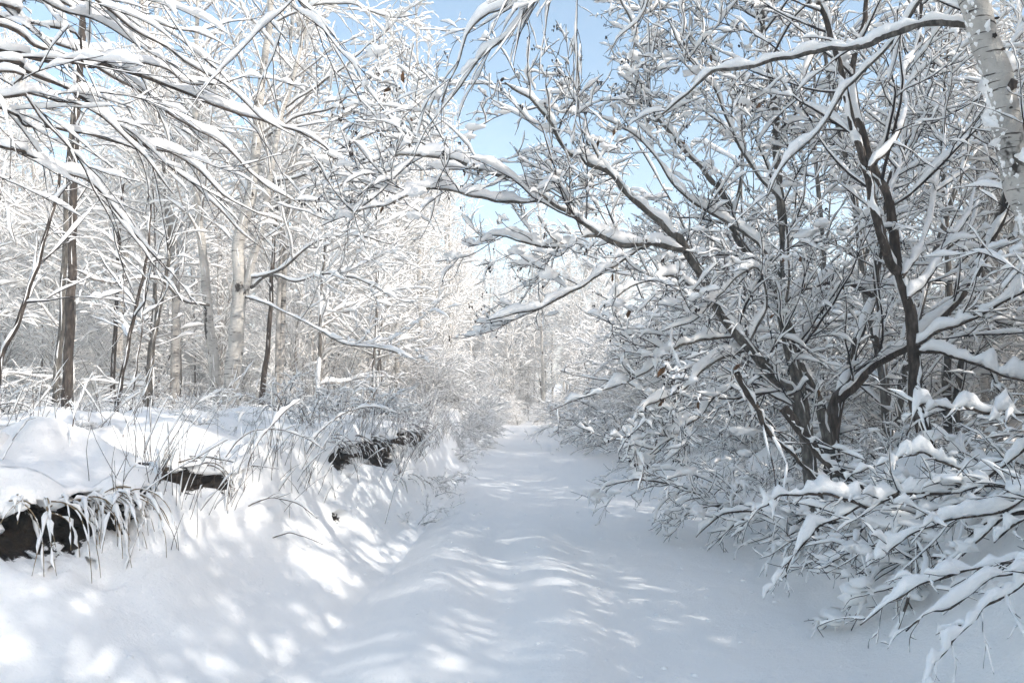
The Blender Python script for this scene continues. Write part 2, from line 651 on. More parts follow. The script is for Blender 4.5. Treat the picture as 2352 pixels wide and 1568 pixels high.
top = liph + (hi - liph) * sstep(-0.25, 0.9, -q[..., 0]) ** 0.8
k = np.where(q[..., 0] >= 0, zt, 1.0)
edge = np.clip(np.minimum(1.0, (1.12 - q[..., 0]) * 2.2), 0, 1) * np.clip((1 + q[..., 0]) * 2, 0, 1)
Zb = np.where(q[..., 0] >= 0, lo + (top[:, qb == 0] - lo) * k, top) + rough * edge * np.where(q[..., 0] > 0.3, 0.45, 1.0)
Zb = Zb - 0.05 * sstep(1.0, 1.12, q[..., 0]) + 0.02 * (q[..., 0] < 1.0) * sstep(1.0, 0.9, q[..., 0])
PB = np.stack([X, Y, Zb], -1)
px, py = pix(PB)
soil = np.zeros_like(X)
for (x0, x1, y0, y1, dp) in HOLLOWS:
    cx, cy_ = (x0 + x1) / 2, (y0 + y1) / 2
    jag = 0.75 * fbm(px / 45.0, py / 30.0, 51, 4)
    rr = np.sqrt(((px - cx) / ((x1 - x0) / 2)) ** 2 + ((py - cy_) / ((y1 - y0) / 2)) ** 2) + jag
    soil = np.maximum(soil, dp * (1 - sstep(0.6, 1.0, rr)) * (Y > 2.5))
rec = soil * 0.26 * (0.6 + 1.6 * np.abs(fbm(X * 9, Zb * 9 + Y * 7, 61, 4)))
PB[..., :2] -= np.broadcast_to(outw, PB[..., :2].shape) * rec[..., None]
i = np.arange(S - 1)[:, None] * Qn + np.arange(Qn - 1)[None]
QB = np.stack([i, i + Qn, i + Qn + 1, i + 1], -1).reshape(-1, 4)[:, ::-1]
me = make_mesh('left_bank', PB.reshape(-1, 3), QB, M['bank_snow'])
a_ = me.attributes.new('soil', 'FLOAT', 'POINT')
a_.data.foreach_set('value', soil.reshape(-1).astype(np.float32))
tag(obj('left_bank', me), kind='structure')


def zground(x, y):
    lx = float(np.interp(y, LIP[:, 1], LIP[:, 0]))
    if x < lx:
        return float(high_ground(np.array(x), np.array(y)))
    return float(low_ground(np.array(x), np.array(y)))


# ------------------------------------------------------------------ the alder clump on the right
rng = np.random.RandomState(11)


def traced(pts, d0, d1, root=None):
    ds = np.linspace(d0, d1, len(pts))
    P = [at(x, y, d) for (x, y), d in zip(pts, ds)]
    if root is not None:
        P = [np.array(root)] + P
    return np.array(P)


def near_tree(name, loc, trunks, limbs, label, cat, group, bark, twig, seed, snow=(0.035, 0.05), twig_levels=None, min_r=0.002):
    """trunks and limbs: (points, r0, r1, n)"""
    rg = np.random.RandomState(seed)
    base = np.array(loc, dtype=float)
    t = tag(empty(name, base), label, cat, group)
    src = []
    for kind, items in (('trunk', trunks), ('branch', limbs)):
        for it in items:
            pts, r0, r1, n = it[:4]
            P, Rr = stem_curve(pts, r0, r1, n, rg, 0.012)
            s0 = it[4] if len(it) > 4 else (snow[0] if kind == 'trunk' else snow[1])
            mt = M['alder'] if kind == 'branch' and bark is M['birch'] else bark
            if kind == 'trunk' and r0 > 0.1 and bark is M['birch'] and P[0, 0, 1] < 8:
                limb_part(t, base, kind, P, Rr, mt, rg, 16, 0.06, 9, 1.6, 0.9, 0.1, 0.05, 0, 0.25)
            else:
                limb_part(t, base, kind, P, Rr, mt, rg, 9 if kind == 'trunk' else 7, s0, 8, 1.3 if name == 'fallen_branch' else 0.8, 0.55 if kind == 'trunk' else 0.4, 0.04, 0.12, 1 if name == 'fallen_branch' else 3, 0.5)
            src.append((P, Rr))
    lv, s0s = [], []
    cur = [(resample_batch(P, 20), resample_r(Rr, 20)) for P, Rr in src]
    P = np.concatenate([c[0] for c in cur])
    Rr = np.concatenate([c[1] for c in cur])
    for (kw, s0) in twig_levels:
        kw = dict(kw)
        P2, R2 = grow(P, Rr, rng=rg, **kw)
        lv.append((P2, R2))
        s0s.append(s0)
        if s0 or kw is twig_levels[-1][0]:
            P, Rr = P2, R2
    twig_part(t, base, lv, twig, rg, s0s, ssides=4 if len(lv[-1][0]) > 2500 else 5, gap=0.3, lump=1.9, wide=0.68 if bark is M['alder'] else 0.62)
    return t, lv


def resample_batch(P, n):
    m = P.shape[1]
    s = np.linspace(0, m - 1, n)
    i = np.minimum(s.astype(int), m - 2)
    w = (s - i)[None, :, None]
    return P[:, i] * (1 - w) + P[:, i + 1] * w


def resample_r(Rr, n):
    m = Rr.shape[1]
    s = np.linspace(0, m - 1, n)
    i = np.minimum(s.astype(int), m - 2)
    w = (s - i)[None]
    return Rr[:, i] * (1 - w) + Rr[:, i + 1] * w


D0 = 7.4
rb = at(1850, 1120, D0)
rb[2] = zground(rb[0], rb[1]) - 0.05


def root(dx, dy=0.0):
    return np.array([rb[0] + dx, rb[1] + dy, zground(rb[0] + dx, rb[1] + dy) - 0.08])


alder_trunks = [
    (traced([(1841, 925), (1813, 802), (1795, 697), (1804, 610), (1795, 490), (1785, 350), (1775, 210), (1755, 90), (1742, -40), (1735, -160)], 7.4, 7.2, root(0.12)), 0.0696, 0.0141, 60),
    (traced([(1837, 928), (1778, 872), (1736, 820), (1690, 762), (1652, 715), (1624, 655), (1590, 600), (1561, 548)], 7.3, 6.9, root(0.0, -0.25)), 0.0643, 0.0388, 46),
    (traced([(1883, 932), (1858, 883), (1823, 792), (1790, 700), (1760, 640), (1736, 603), (1697, 550), (1683, 515), (1672, 465), (1645, 420)], 7.7, 7.6, root(0.42, 0.3)), 0.0568, 0.0317, 50),
]
alder_limbs = [
    (traced([(1561, 548), (1466, 465), (1403, 402), (1344, 374), (1302, 343), (1257, 275), (1215, 225), (1160, 190)], 6.9, 6.4), 0.0344, 0.0065, 44),
    (traced([(1575, 575), (1500, 560), (1440, 566), (1379, 539), (1310, 490), (1250, 455), (1197, 423), (1127, 399), (1025, 367), (930, 360), (823, 375)], 6.9, 6.0), 0.0310, 0.0048, 60),
    (traced([(1253, 460), (1169, 465), (1100, 455), (1036, 437), (980, 437), (900, 465), (800, 490)], 6.55, 5.9), 0.0138, 0.0041, 40),
    (traced([(1519, 544), (1470, 568), (1386, 544), (1344, 544), (1281, 568), (1225, 562), (1148, 540), (1090, 545)], 6.9, 6.5), 0.0206, 0.0048, 40),
    (traced([(1490, 560), (1466, 575), (1414, 610), (1344, 652), (1274, 691), (1204, 715), (1120, 738)], 6.9, 6.3), 0.0179, 0.0041, 40, 0.034),
    (traced([(1700, 770), (1620, 780), (1554, 799), (1484, 852), (1431, 880), (1386, 897)], 7.2, 6.5), 0.0165, 0.0041, 34, 0.04),
    (traced([(1645, 420), (1561, 333), (1505, 259), (1470, 193), (1456, 123), (1460, 70), (1442, 28), (1420, -20)], 7.6, 7.4), 0.0275, 0.0056, 40),
    (traced([(1420, 420), (1361, 333), (1335, 224), (1328, 150), (1310, 90)], 6.7, 6.7), 0.0124, 0.0041, 30),
    (traced([(1680, 510), (1700, 420), (1705, 330), (1690, 250), (1660, 160), (1620, 80), (1600, 0), (1590, -60)], 7.6, 7.9), 0.0206, 0.0048, 40),
    (traced([(1785, 350), (1830, 260), (1850, 170), (1890, 80), (1900, -20)], 7.25, 7.6), 0.0138, 0.0048, 30),
    (traced([(1800, 470), (1740, 400), (1680, 300), (1640, 200), (1570, 120), (1530, 40)], 7.3, 6.6), 0.0151, 0.0041, 36),
    (traced([(1795, 640), (1740, 560), (1650, 500), (1560, 440), (1480, 330), (1400, 280), (1340, 250)], 7.35, 6.9), 0.0151, 0.0041, 40),
    (traced([(1640, 690), (1560, 640), (1500, 640), (1420, 680), (1370, 740)], 7.1, 6.3), 0.0124, 0.0041, 30),
    (traced([(1722, 800), (1640, 830), (1560, 900), (1490, 930), (1440, 990)], 7.3, 6.5), 0.0138, 0.0041, 30),
    (traced([(1760, 860), (1660, 900), (1600, 960), (1540, 1010), (1490, 1040)], 7.3, 6.4), 0.0138, 0.0041, 30),
    (traced([(1720, 780), (1760, 700), (1740, 620), (1690, 640), (1600, 730), (1520, 760)], 7.1, 6.4), 0.0110, 0.0041, 30),
]
TWIG_ALDER = [
    (dict(per_m=5.0, t0=0.2, ang=(30, 70), length=(0.5, 1.1), n=10, wig=0.11, trop=0.02, rr=0.5, rmin=0.0046, slim=0.008, taper=0.35), 0.023),
    (dict(per_m=8.2, t0=0.12, ang=(30, 65), length=(0.2, 0.5), n=7, wig=0.14, trop=0.0, rr=0.6, rmin=0.0034, slim=0.008, taper=0.3), 0.0185),
    (dict(per_m=12.5, t0=0.15, ang=(30, 70), length=(0.06, 0.2), n=5, wig=0.17, trop=0.03, rr=0.7, rmin=0.0028, slim=0.01, taper=0.2), 0.0145),
    (dict(per_m=6.0, t0=0.05, ang=(30, 75), length=(0.03, 0.10), n=3, wig=0.18, trop=0.03, rr=0.8, rmin=0.0026, slim=0.014, taper=0.1), None),
]
alder, alder_lv = near_tree('alder_tree', root(0.1), alder_trunks, alder_limbs,
                            'many-stemmed dark alder leaning over the right side of the path, heavy with snow', 'tree', None,
                            M['alder'], M['twig'], 5, snow=(0.036, 0.044), twig_levels=TWIG_ALDER)


def cones_and_leaves(t, lv, seed, ncone, nleaf):
    rg = np.random.RandomState(seed)
    base = np.array(t.location)
    P = lv[-1][0]
    ico = np.array([(0, 0, 1), (0.9, 0, 0.3), (0.28, 0.85, 0.3), (-0.72, 0.53, 0.3), (-0.72, -0.53, 0.3), (0.28, -0.85, 0.3), (0, 0, -1.2)])
    icf = np.array([(0, 1, 2), (0, 2, 3), (0, 3, 4), (0, 4, 5), (0, 5, 1), (6, 2, 1), (6, 3, 2), (6, 4, 3), (6, 5, 4), (6, 1, 5)])
    tips = P[rg.choice(len(P), ncone), -1]
    Vs = []
    for tp in tips:
        for _ in range(1 + rg.randint(3)):
            Vs.append(ico * (0.006 + 0.005 * rg.rand()) * np.array([1, 1, 1.5]) + tp + rg.randn(3) * 0.011 - np.array([0, 0, 0.012]))
    V = np.vstack(Vs)
    F = (icf[None] + (np.arange(len(Vs)) * 7)[:, None, None]).reshape(-1, 3)
    obj('cones', make_mesh('cones', V - base, F, M['twig']), t, 'stuff')
    pos = P[rg.choice(len(P), nleaf), 2]
    me_l = None
    leaf = np.array([(0, 0, 0), (0.012, 0.008, -0.02), (-0.013, 0.006, -0.022), (0.010, 0.012, -0.045), (-0.010, 0.014, -0.043), (0, 0.004, -0.062), (0, -0.006, -0.022), (0, -0.002, -0.046)])
    lf = np.array([(0, 1, 6), (0, 6, 2), (1, 3, 7), (1, 7, 6), (6, 7, 4), (6, 4, 2), (3, 5, 7), (7, 5, 4)])
    me_l = make_mesh('dead_leaf', leaf, lf, M['leaf'])
    for p in pos:
        o = obj('dead_leaf', me_l, t)
        o.location = tuple(p - base)
        o.rotation_euler = (rg.randn() * 0.5, rg.randn() * 0.5, rg.rand() * 6.3)
        o.scale = (1.1 + 0.6 * rg.rand(),) * 3


cones_and_leaves(alder, alder_lv[:3], 3, 620, 46)


def ico_blob(sub=2):
    import bmesh
    bm = bmesh.new()
    bmesh.ops.create_icosphere(bm, subdivisions=sub, radius=1.0)
    V = np.array([v.co[:] for v in bm.verts])
    F = np.array([[v.index for v in f.verts] for f in bm.faces])
    bm.free()
    return V, F


ICO_V, ICO_F = ico_blob()


def snow_clumps(t, levels, seed, n, r=(0.02, 0.05)):
    """rounded lumps of snow caught in the forks and on the tips of twigs"""
    rg = np.random.RandomState(seed)
    base = np.array(t.location)
    Vs = []
    for _ in range(n):
        P = levels[rg.randint(len(levels))][0]
        c = P[rg.randint(len(P)), rg.randint(P.shape[1])]
        rad = r[0] + (r[1] - r[0]) * rg.rand() ** 2
        v = ICO_V * (1 + 0.34 * np.sin(ICO_V @ (rg.randn(3) * 2.6) + rg.rand() * 6) + 0.22 * np.sin(ICO_V @ (rg.randn(3) * 4.5)))[:, None]
        v = v * rad * np.array([1 + 1.3 * rg.rand(), 0.8 + 0.5 * rg.rand(), 0.7])
        a = rg.rand() * 6.28
        rot = np.array([[math.cos(a), -math.sin(a), 0], [math.sin(a), math.cos(a), 0], [0, 0, 1]])
        Vs.append(v @ rot.T + c + np.array([0, 0, rad * 0.55]))
    V = np.vstack(Vs)
    F = (ICO_F[None] + (np.arange(n) * len(ICO_V))[:, None, None]).reshape(-1, 3)
    obj('snow_clumps', make_mesh('snow_clumps', V - base, F, M['snow']), t, 'stuff')


snow_clumps(alder, alder_lv[:2], 4, 300, (0.02, 0.055))

# ------------------------------------------------------------------ trunks standing beside it
TW_R = [
    (dict(per_m=4.2, t0=0.25, ang=(30, 70), length=(0.5, 1.2), n=9, wig=0.1, trop=0.03, rr=0.5, rmin=0.0045, slim=0.009, taper=0.35), 0.025),
    (dict(per_m=5.5, t0=0.15, ang=(30, 65), length=(0.2, 0.5), n=6, wig=0.18, rr=0.6, rmin=0.004, slim=0.009, taper=0.3), 0.02),
    (dict(per_m=7.0, t0=0.2, ang=(30, 70), length=(0.08, 0.2), n=4, wig=0.2, rr=0.7, rmin=0.0032, slim=0.012, taper=0.2), 0.0155),
    (dict(per_m=5.0, t0=0.05, ang=(30, 75), length=(0.03, 0.10), n=3, wig=0.18, trop=0.03, rr=0.8, rmin=0.0027, slim=0.014, taper=0.1), None),
]


def groundpt(x, y):
    return np.array([x, y, zground(x, y) - 0.08])


p = at(2115, 1000, 6.6)
g = groundpt(p[0] + 0.08, 6.6)
near_tree('alder_tree', g, [
    (traced([(2128, 1016), (2106, 925), (2100, 785), (2086, 697), (2065, 627), (2048, 520), (2037, 448), (1995, 350), (1970, 250), (1960, 150), (1985, 40), (2000, -80)], 6.6, 6.9, g), 0.062, 0.016, 60),
    (traced([(2062, 622), (2044, 600), (2023, 539), (1988, 385), (1953, 262), (1935, 175), (1904, 70), (1879, 0), (1840, -120)], 6.6, 6.2), 0.042, 0.016, 50),
], [
    (traced([(2100, 790), (2160, 760), (2220, 740), (2290, 705), (2352, 670), (2420, 640)], 6.6, 6.0), 0.016, 0.006, 30, 0.055),
    (traced([(2104, 805), (2180, 815), (2240, 835), (2300, 860), (2380, 880)], 6.6, 6.2), 0.018, 0.006, 30, 0.06),
    (traced([(2086, 690), (2130, 640), (2180, 560), (2230, 480), (2235, 400)], 6.6, 7.2), 0.016, 0.005, 30),
    (traced([(2070, 640), (2120, 560), (2150, 440), (2170, 330), (2165, 200)], 6.6, 7.4), 0.018, 0.005, 34),
    (traced([(1990, 390), (2050, 330), (2080, 250), (2075, 190), (2120, 60)], 6.3, 6.9), 0.014, 0.005, 30),
], 'slender dark trunk with a long curving fork, right of the alder clump', 'tree', None, M['dark_bark'], M['twig'], 21, snow=(0.034, 0.045), twig_levels=TW_R)

p = at(1915, 935, 8.2)
g = groundpt(p[0] - 0.05, 8.2)
near_tree('alder_tree', g, [
    (traced([(1915, 935), (1955, 890), (1998, 841), (2040, 818), (2090, 790), (2160, 730), (2230, 640), (2300, 500), (2330, 360)], 8.2, 7.6, g), 0.085, 0.03, 50, 0.06),
    (traced([(1925, 930), (1950, 855), (1970, 778), (2005, 687), (2014, 627), (2028, 520), (2050, 400), (2100, 250), (2110, 100), (2120, -50)], 8.2, 8.6, g + np.array([0.05, 0.1, 0])), 0.055, 0.015, 50),
], [
    (traced([(2005, 680), (1970, 659), (1918, 650), (1870, 658), (1834, 673), (1800, 700)], 8.35, 7.9), 0.026, 0.01, 30, 0.075),
    (traced([(2012, 800), (2018, 715), (2016, 640), (2030, 520), (2010, 430), (1960, 380)], 8.1, 8.4), 0.028, 0.008, 34),
    (traced([(2090, 790), (2110, 700), (2150, 600), (2230, 520), (2250, 440)], 8.0, 8.6), 0.02, 0.006, 30),
], 'low black alder trunk leaning right in a V behind the arched snowy branch', 'tree', None, M['dark_bark'], M['twig'], 23, snow=(0.05, 0.05), twig_levels=TW_R)

# ------------------------------------------------------------------ the leaning white birch at the right edge
bt = traced([(2640, 1080), (2470, 740), (2405, 590), (2360, 470), (2335, 385), (2310, 280), (2289, 175), (2262, 90), (2240, 0), (2205, -140), (2160, -330), (2100, -520), (2030, -720)], 4.6, 3.9)
g = np.array([bt[0][0] + 0.15, bt[0][1], zground(bt[0][0] + 0.15, bt[0][1]) - 0.1])
bt = np.vstack([g, bt])
TW_DROOP = [
    (dict(per_m=3.2, t0=0.25, ang=(18, 45), length=(0.35, 0.8), n=9, wig=0.08, trop=-0.07, rr=0.5, rmin=0.0028, slim=0.008, taper=0.4), 0.014),
    (dict(per_m=6.0, t0=0.15, ang=(20, 45), length=(0.12, 0.35), n=6, wig=0.12, trop=-0.05, rr=0.65, rmin=0.0018, slim=0.008, taper=0.3), 0.013),
]
birch_limbs = [
    (traced([(2250, 52), (2226, 52), (2160, 55), (2093, 64), (2023, 87), (1988, 105), (1930, 112), (1883, 115), (1820, 128), (1722, 152), (1638, 170), (1568, 224), (1520, 262)], 4.22, 4.9), 0.026, 0.006, 60, 0.027),
    (traced([(2075, -600), (1900, -500), (1600, -330), (1400, -170), (1260, -30), (1225, 0), (1197, 45), (1155, 87), (1116, 118), (1080, 170), (1030, 230), (985, 280)], 3.95, 4.5), 0.016, 0.003, 60, 0.026),
    (traced([(2060, -650), (1850, -560), (1500, -380), (1300, -170), (1176, 0), (1120, 38), (1081, 77), (1064, 115), (1043, 165), (1015, 235)], 3.95, 4.4), 0.015, 0.003, 60, 0.026),
    (traced([(2100, -520), (1900, -420), (1600, -260), (1420, -140), (1290, -40), (1270, 0), (1253, 52), (1242, 115), (1238, 180)], 4.0, 4.3), 0.01, 0.0022, 50, 0.018),
    (traced([(2150, -350), (1900, -330), (1600, -210), (1400, -120), (1325, -30), (1323, 63), (1326, 140), (1318, 200)], 4.0, 4.4), 0.009, 0.002, 50, 0.02),
    (traced([(2120, -450), (1800, -300), (1560, -120), (1500, -30), (1470, 40), (1420, 90), (1400, 130)], 4.0, 4.5), 0.009, 0.002, 40, 0.016),
    (traced([(2200, -150), (2180, -60), (2130, -10), (2100, 17), (2058, 87), (1953, 192), (1883, 297), (1813, 367), (1764, 448)], 4.1, 5.2), 0.012, 0.004, 50, 0.028),
    (traced([(2325, 350), (2400, 400), (2500, 420)], 4.3, 4.0), 0.02, 0.008, 20, 0.06),
]
rbirch, _ = near_tree('birch_tree', g, [(bt, 0.105, 0.05, 90, 0.05)], birch_limbs,
          'white-barked birch leaning in at the right edge with a long level branch', 'tree', None, M['birch'], M['twig'], 31,
          snow=(0.05, 0.04), twig_levels=TW_DROOP)

rg = np.random.RandomState(35)
tc_ = resample(bt, 200)
Vs = []
FV, FF = ico_blob(1)
for _ in range(1100):                       # frost and wet snow stuck to the weather side of the trunk
    f_ = rg.rand()
    c = tc_[int(f_ * 160)]
    rad = 0.105 + (0.05 - 0.105) * f_ * 0.8
    a = R(200) + rg.randn() * 0.36
    sz = 0.006 + 0.012 * rg.rand() ** 2
    v = FV * (1 + 0.4 * (rg.rand(len(FV), 1) - 0.5)) * sz * np.array([1, 1, 1.2 + 1.2 * rg.rand()])
    Vs.append(v + c + np.array([math.cos(a), math.sin(a), 0]) * (rad - 0.35 * sz))
V = np.vstack(Vs)
F = (FF[None] + (np.arange(len(Vs)) * len(FV))[:, None, None]).reshape(-1, 3)
for kx, ky, sx, sz in ((2305, 212, 0.026, 0.032), (2262, 100, 0.012, 0.014), (2283, 132, 0.010, 0.008), (2342, 330, 0.016, 0.013), (2300, 255, 0.008, 0.006), (2270, 60, 0.012, 0.006)):
    c = tc_[np.argmin((pix(tc_)[1] - ky) ** 2)]
    px_, _ = pix(c[None])
    off = float(np.clip((kx - px_[0]) / FPX * c[1], -0.06, 0.06))
    v = ICO_V * (1 + 0.25 * np.sin(ICO_V @ (rg.randn(3) * 3)))[:, None] * np.array([sx, 0.012, sz])
    obj('knot', make_mesh('knot', v + c + np.array([off, -math.sqrt(max(0.0865 ** 2 - off ** 2, 0)), 0]) - np.array(rbirch.location), ICO_F, M['dark_bark']), rbirch)
obj('frost', make_mesh('frost', V - np.array(rbirch.location), F, M['snow']), rbirch, 'stuff')

# ------------------------------------------------------------------ the tree beyond the left edge whose boughs hang into the picture
TW_BOUGH = [
    (dict(per_m=2.1, t0=0.2, ang=(12, 36), length=(0.5, 1.3), n=14, wig=0.075, trop=-0.03, rr=0.5, rmin=0.0034, slim=0.0065, taper=0.45, flat=0.5), 0.018),
    (dict(per_m=3.2, t0=0.12, ang=(16, 42), length=(0.18, 0.55), n=8, wig=0.08, trop=-0.03, rr=0.62, rmin=0.0028, slim=0.006, taper=0.35, flat=0.4), 0.010),
    (dict(per_m=11.0, t0=0.05, ang=(30, 65), length=(0.03, 0.09), n=3, wig=0.12, trop=0.04, rr=0.7, rmin=0.0022, slim=0.012, taper=0.2), None),
]
lt = (-4.5, 4.9)
LT = np.array([lt[0], lt[1], zground(*lt) - 0.1])


def bough(pts, d0, d1, dz=0.35, r0=0.022, r1=0.003, n=64, s=0.05):
    P = traced(pts, d0, d1)
    z = P[0][2] + dz
    P = np.vstack([[LT[0], LT[1], z], P])
    return (P, r0 * 0.85, r1, n, s * 0.6)


boughs = [
    bough([(0, 14), (35, 38), (88, 74), (140, 98), (196, 117), (262, 130), (330, 170), (400, 215)], 4.3, 5.2, s=0.05),
    bough([(0, 112), (63, 130), (122, 142), (189, 150), (266, 158), (332, 178), (413, 210), (490, 241), (546, 262), (630, 284), (735, 329), (790, 385), (845, 425)], 4.4, 6.0, r0=0.028, s=0.058),
    bough([(120, 60), (189, 150), (252, 138), (315, 143), (385, 161), (437, 195), (520, 190), (600, 160)], 4.5, 5.4, r0=0.014, s=0.036),
    bough([(0, 143), (52, 161), (105, 185), (168, 210), (217, 245), (259, 283), (301, 318), (343, 341), (392, 350), (465, 395), (532, 462), (609, 497)], 4.2, 5.6, r0=0.024, s=0.052),
    bough([(60, -30), (94, 0), (140, 24), (185, 38), (238, 58), (290, 88), (340, 110), (390, 150)], 4.0, 4.9, r0=0.016, s=0.042),
    bough([(150, -50), (210, 0), (252, 28), (290, 60), (336, 88), (378, 112), (420, 137), (480, 175), (540, 215), (600, 270), (680, 310)], 4.2, 5.4, r0=0.016, s=0.038),
    bough([(0, 224), (52, 213), (88, 219), (133, 231), (196, 245), (270, 300), (340, 370), (400, 450)], 4.0, 5.0, r0=0.016, s=0.042),
    bough([(0, 336), (52, 354), (105, 375), (147, 392), (196, 413), (260, 480), (330, 560), (380, 620)], 4.3, 5.2, r0=0.018, s=0.05),
    bough([(0, 165), (35, 200), (66, 227), (120, 300), (190, 380), (240, 470), (280, 560)], 3.9, 4.7, r0=0.013, s=0.03),
    bough([(0, 245), (56, 287), (147, 298), (217, 312), (266, 329), (350, 360), (450, 430), (540, 520), (600, 570)], 4.6, 5.9, r0=0.016, s=0.04),
    bough([(0, 60), (80, 110), (180, 135), (300, 200), (420, 280), (520, 340), (600, 420), (690, 470)], 4.9, 6.4, r0=0.02, s=0.045),
    bough([(620, -40), (675, 0), (700, 21), (735, 63), (763, 105), (800, 170), (828, 235)], 4.3, 4.6, dz=0.3, r0=0.011, s=0.03),
    bough([(590, -30), (623, 0), (655, 52), (668, 122), (740, 195)], 4.5, 4.8, dz=0.3, r0=0.008, r1=0.002, s=0.01),
    bough([(0, -40), (100, -10), (200, 20), (300, 30), (380, 60), (470, 80), (540, 120)], 4.8, 6.0, r0=0.016, s=0.04),
]
lt_top = LT + np.array([0.3, 0.2, 4.6])
near_tree('beech_tree', LT, [(np.array([LT, LT + (0.05, 0, 1.5), LT + (0.1, 0.1, 3.0), lt_top]), 0.13, 0.05, 50, 0.04)], boughs,
          'snow-loaded boughs sweeping in from a tree beyond the left edge, nearest of the left wood', 'tree', None, M['dark_bark'], M['twig'], 41,
          snow=(0.04, 0.05), twig_levels=TW_BOUGH)

# ------------------------------------------------------------------ the birch clump and the dark trunks on the left bank
TW_BIRCH = [
    (dict(per_m=4.2, t0=0.28, ang=(30, 65), length=(0.9, 2.0), n=12, wig=0.07, trop=0.03, rr=0.5, rmin=0.004, slim=0.008, taper=0.55, flat=0.4), 0.024),
    (dict(per_m=5.4, t0=0.15, ang=(25, 55), length=(0.3, 0.75), n=7, wig=0.1, trop=-0.01, rr=0.6, rmin=0.003, slim=0.008, taper=0.4, flat=0.5), 0.018),
    (dict(per_m=5.0, t0=0.15, ang=(25, 55), length=(0.12, 0.3), n=4, wig=0.12, trop=-0.01, rr=0.7, rmin=0.0024, slim=0.01, taper=0.3, flat=0.4), 0.0135),
]
DB = 11.5


def lbase(x, y, d):
    p = at(x, y, d)
    return np.array([p[0], d, zground(p[0], d) - 0.06])


g = lbase(520, 940, DB)
near_tree('birch_tree', g, [
    (traced([(530, 930), (535, 850), (545, 740), (552, 640), (548, 560), (575, 450), (590, 330), (600, 200), (618, 60), (625, -80), (640, -260)], DB, DB, g + (0.08, 0, 0)), 0.125, 0.02, 70, 0.03),
    (traced([(500, 930), (492, 840), (480, 720), (468, 600), (455, 480), (452, 350), (448, 200), (455, 40), (450, -150)], DB + 0.3, DB + 0.5, g + (-0.15, 0.3, 0)), 0.085, 0.018, 60, 0.03),
    (traced([(552, 700), (580, 600), (605, 500), (625, 380), (650, 250), (690, 120), (715, 0), (730, -120)], DB, DB - 0.3), 0.062, 0.015, 50, 0.03),
], [
    (traced([(575, 660), (620, 632), (680, 645), (740, 630), (820, 640), (880, 670)], DB, DB - 0.6), 0.0263, 0.0064, 34, 0.026),
    (traced([(560, 640), (640, 620), (720, 560), (800, 540), (900, 560)], DB, DB - 0.8), 0.0263, 0.0064, 34, 0.026),
    (traced([(480, 700), (420, 690), (360, 640), (250, 650), (170, 620)], DB + 0.2, DB - 1.5), 0.0225, 0.0064, 34, 0.026),
    (traced([(556, 680), (620, 700), (700, 740), (790, 790), (880, 800), (960, 830)], DB, DB - 1.2), 0.0225, 0.0056, 36, 0.026),
    (traced([(590, 330), (680, 270), (760, 250), (850, 180), (940, 150)], DB, DB - 0.5), 0.0210, 0.0056, 36, 0.026),
    (traced([(600, 420), (700, 400), (800, 330), (900, 300), (1000, 330)], DB, DB - 0.6), 0.0225, 0.0056, 36, 0.026),
    (traced([(618, 60), (700, 20), (800, 10), (900, 40), (960, 30)], DB, DB - 0.5), 0.0150, 0.0048, 30, 0.026),
    (traced([(650, 250), (740, 190), (830, 120), (900, 60)], DB - 0.1, DB - 0.5), 0.0150, 0.0048, 30, 0.026),
], 'pale birch with three forking stems on the left bank, sunlit behind the boughs', 'tree', None, M['birch'], M['pale_twig'], 51,
    snow=(0.03, 0.045), twig_levels=TW_BIRCH)

TW_DARK = [
    (dict(per_m=2.6, t0=0.35, ang=(30, 70), length=(0.6, 1.3), n=9, wig=0.08, trop=0.02, rr=0.5, rmin=0.004, slim=0.008, taper=0.5, flat=0.4), 0.02),
    (dict(per_m=4.5, t0=0.15, ang=(25, 55), length=(0.25, 0.6), n=6, wig=0.1, rr=0.6, rmin=0.003, slim=0.008, taper=0.4, flat=0.4), 0.014),
]
g = lbase(148, 880, 10.5)
near_tree('alder_tree', g, [(traced([(155, 880), (160, 750), (166, 600), (168, 450), (175, 300), (186, 150), (190, 0), (196, -150)], 10.5, 10.7, g + (0.05, 0, 0)), 0.066, 0.03, 60, 0.025)],
          [], 'straight brown trunk on the left bank, thicker of the close pair', 'tree', None, M['dark_bark'], M['twig'], 61, twig_levels=TW_DARK)
g = lbase(128, 888, 10.9)
near_tree('alder_tree', g, [(traced([(130, 880), (140, 780), (146, 640), (150, 520), (155, 380), (170, 250), (180, 120), (200, -60)], 10.9, 11.1, g), 0.048, 0.02, 60, 0.03)],
          [], 'thinner greyish trunk close behind the straight brown one on the left bank', 'tree', None, M['alder'], M['twig'], 62, twig_levels=TW_DARK)
SAPL = [
    ([(0, 840), (40, 740), (75, 640), (105, 540), (130, 460), (140, 380)], 7.2, 0.03, 'dark leaning stem at the far left edge of the bank'),
    ([(268, 940), (285, 840), (305, 740), (325, 640), (342, 560), (350, 470)], 8.2, 0.026, 'bare dark sapling leaning right between the brown trunks and the birch'),
    ([(340, 905), (350, 800), (365, 720), (382, 630), (390, 520)], 11.2, 0.05, 'grey stem with snow patches just left of the pale birch'),
    ([(300, 935), (312, 850), (325, 760), (330, 690), (345, 600)], 9.0, 0.013, 'thin rod-like sapling beside the bare dark sapling'),
    ([(600, 920), (612, 820), (622, 700), (628, 560), (640, 430)], 13.0, 0.05, 'dim brown trunk standing right behind the pale birch'),
    ([(258, 900), (262, 800), (268, 690), (272, 560), (282, 420)], 13.5, 0.045, 'ochre-brown thin trunk behind the bare sapling'),
]
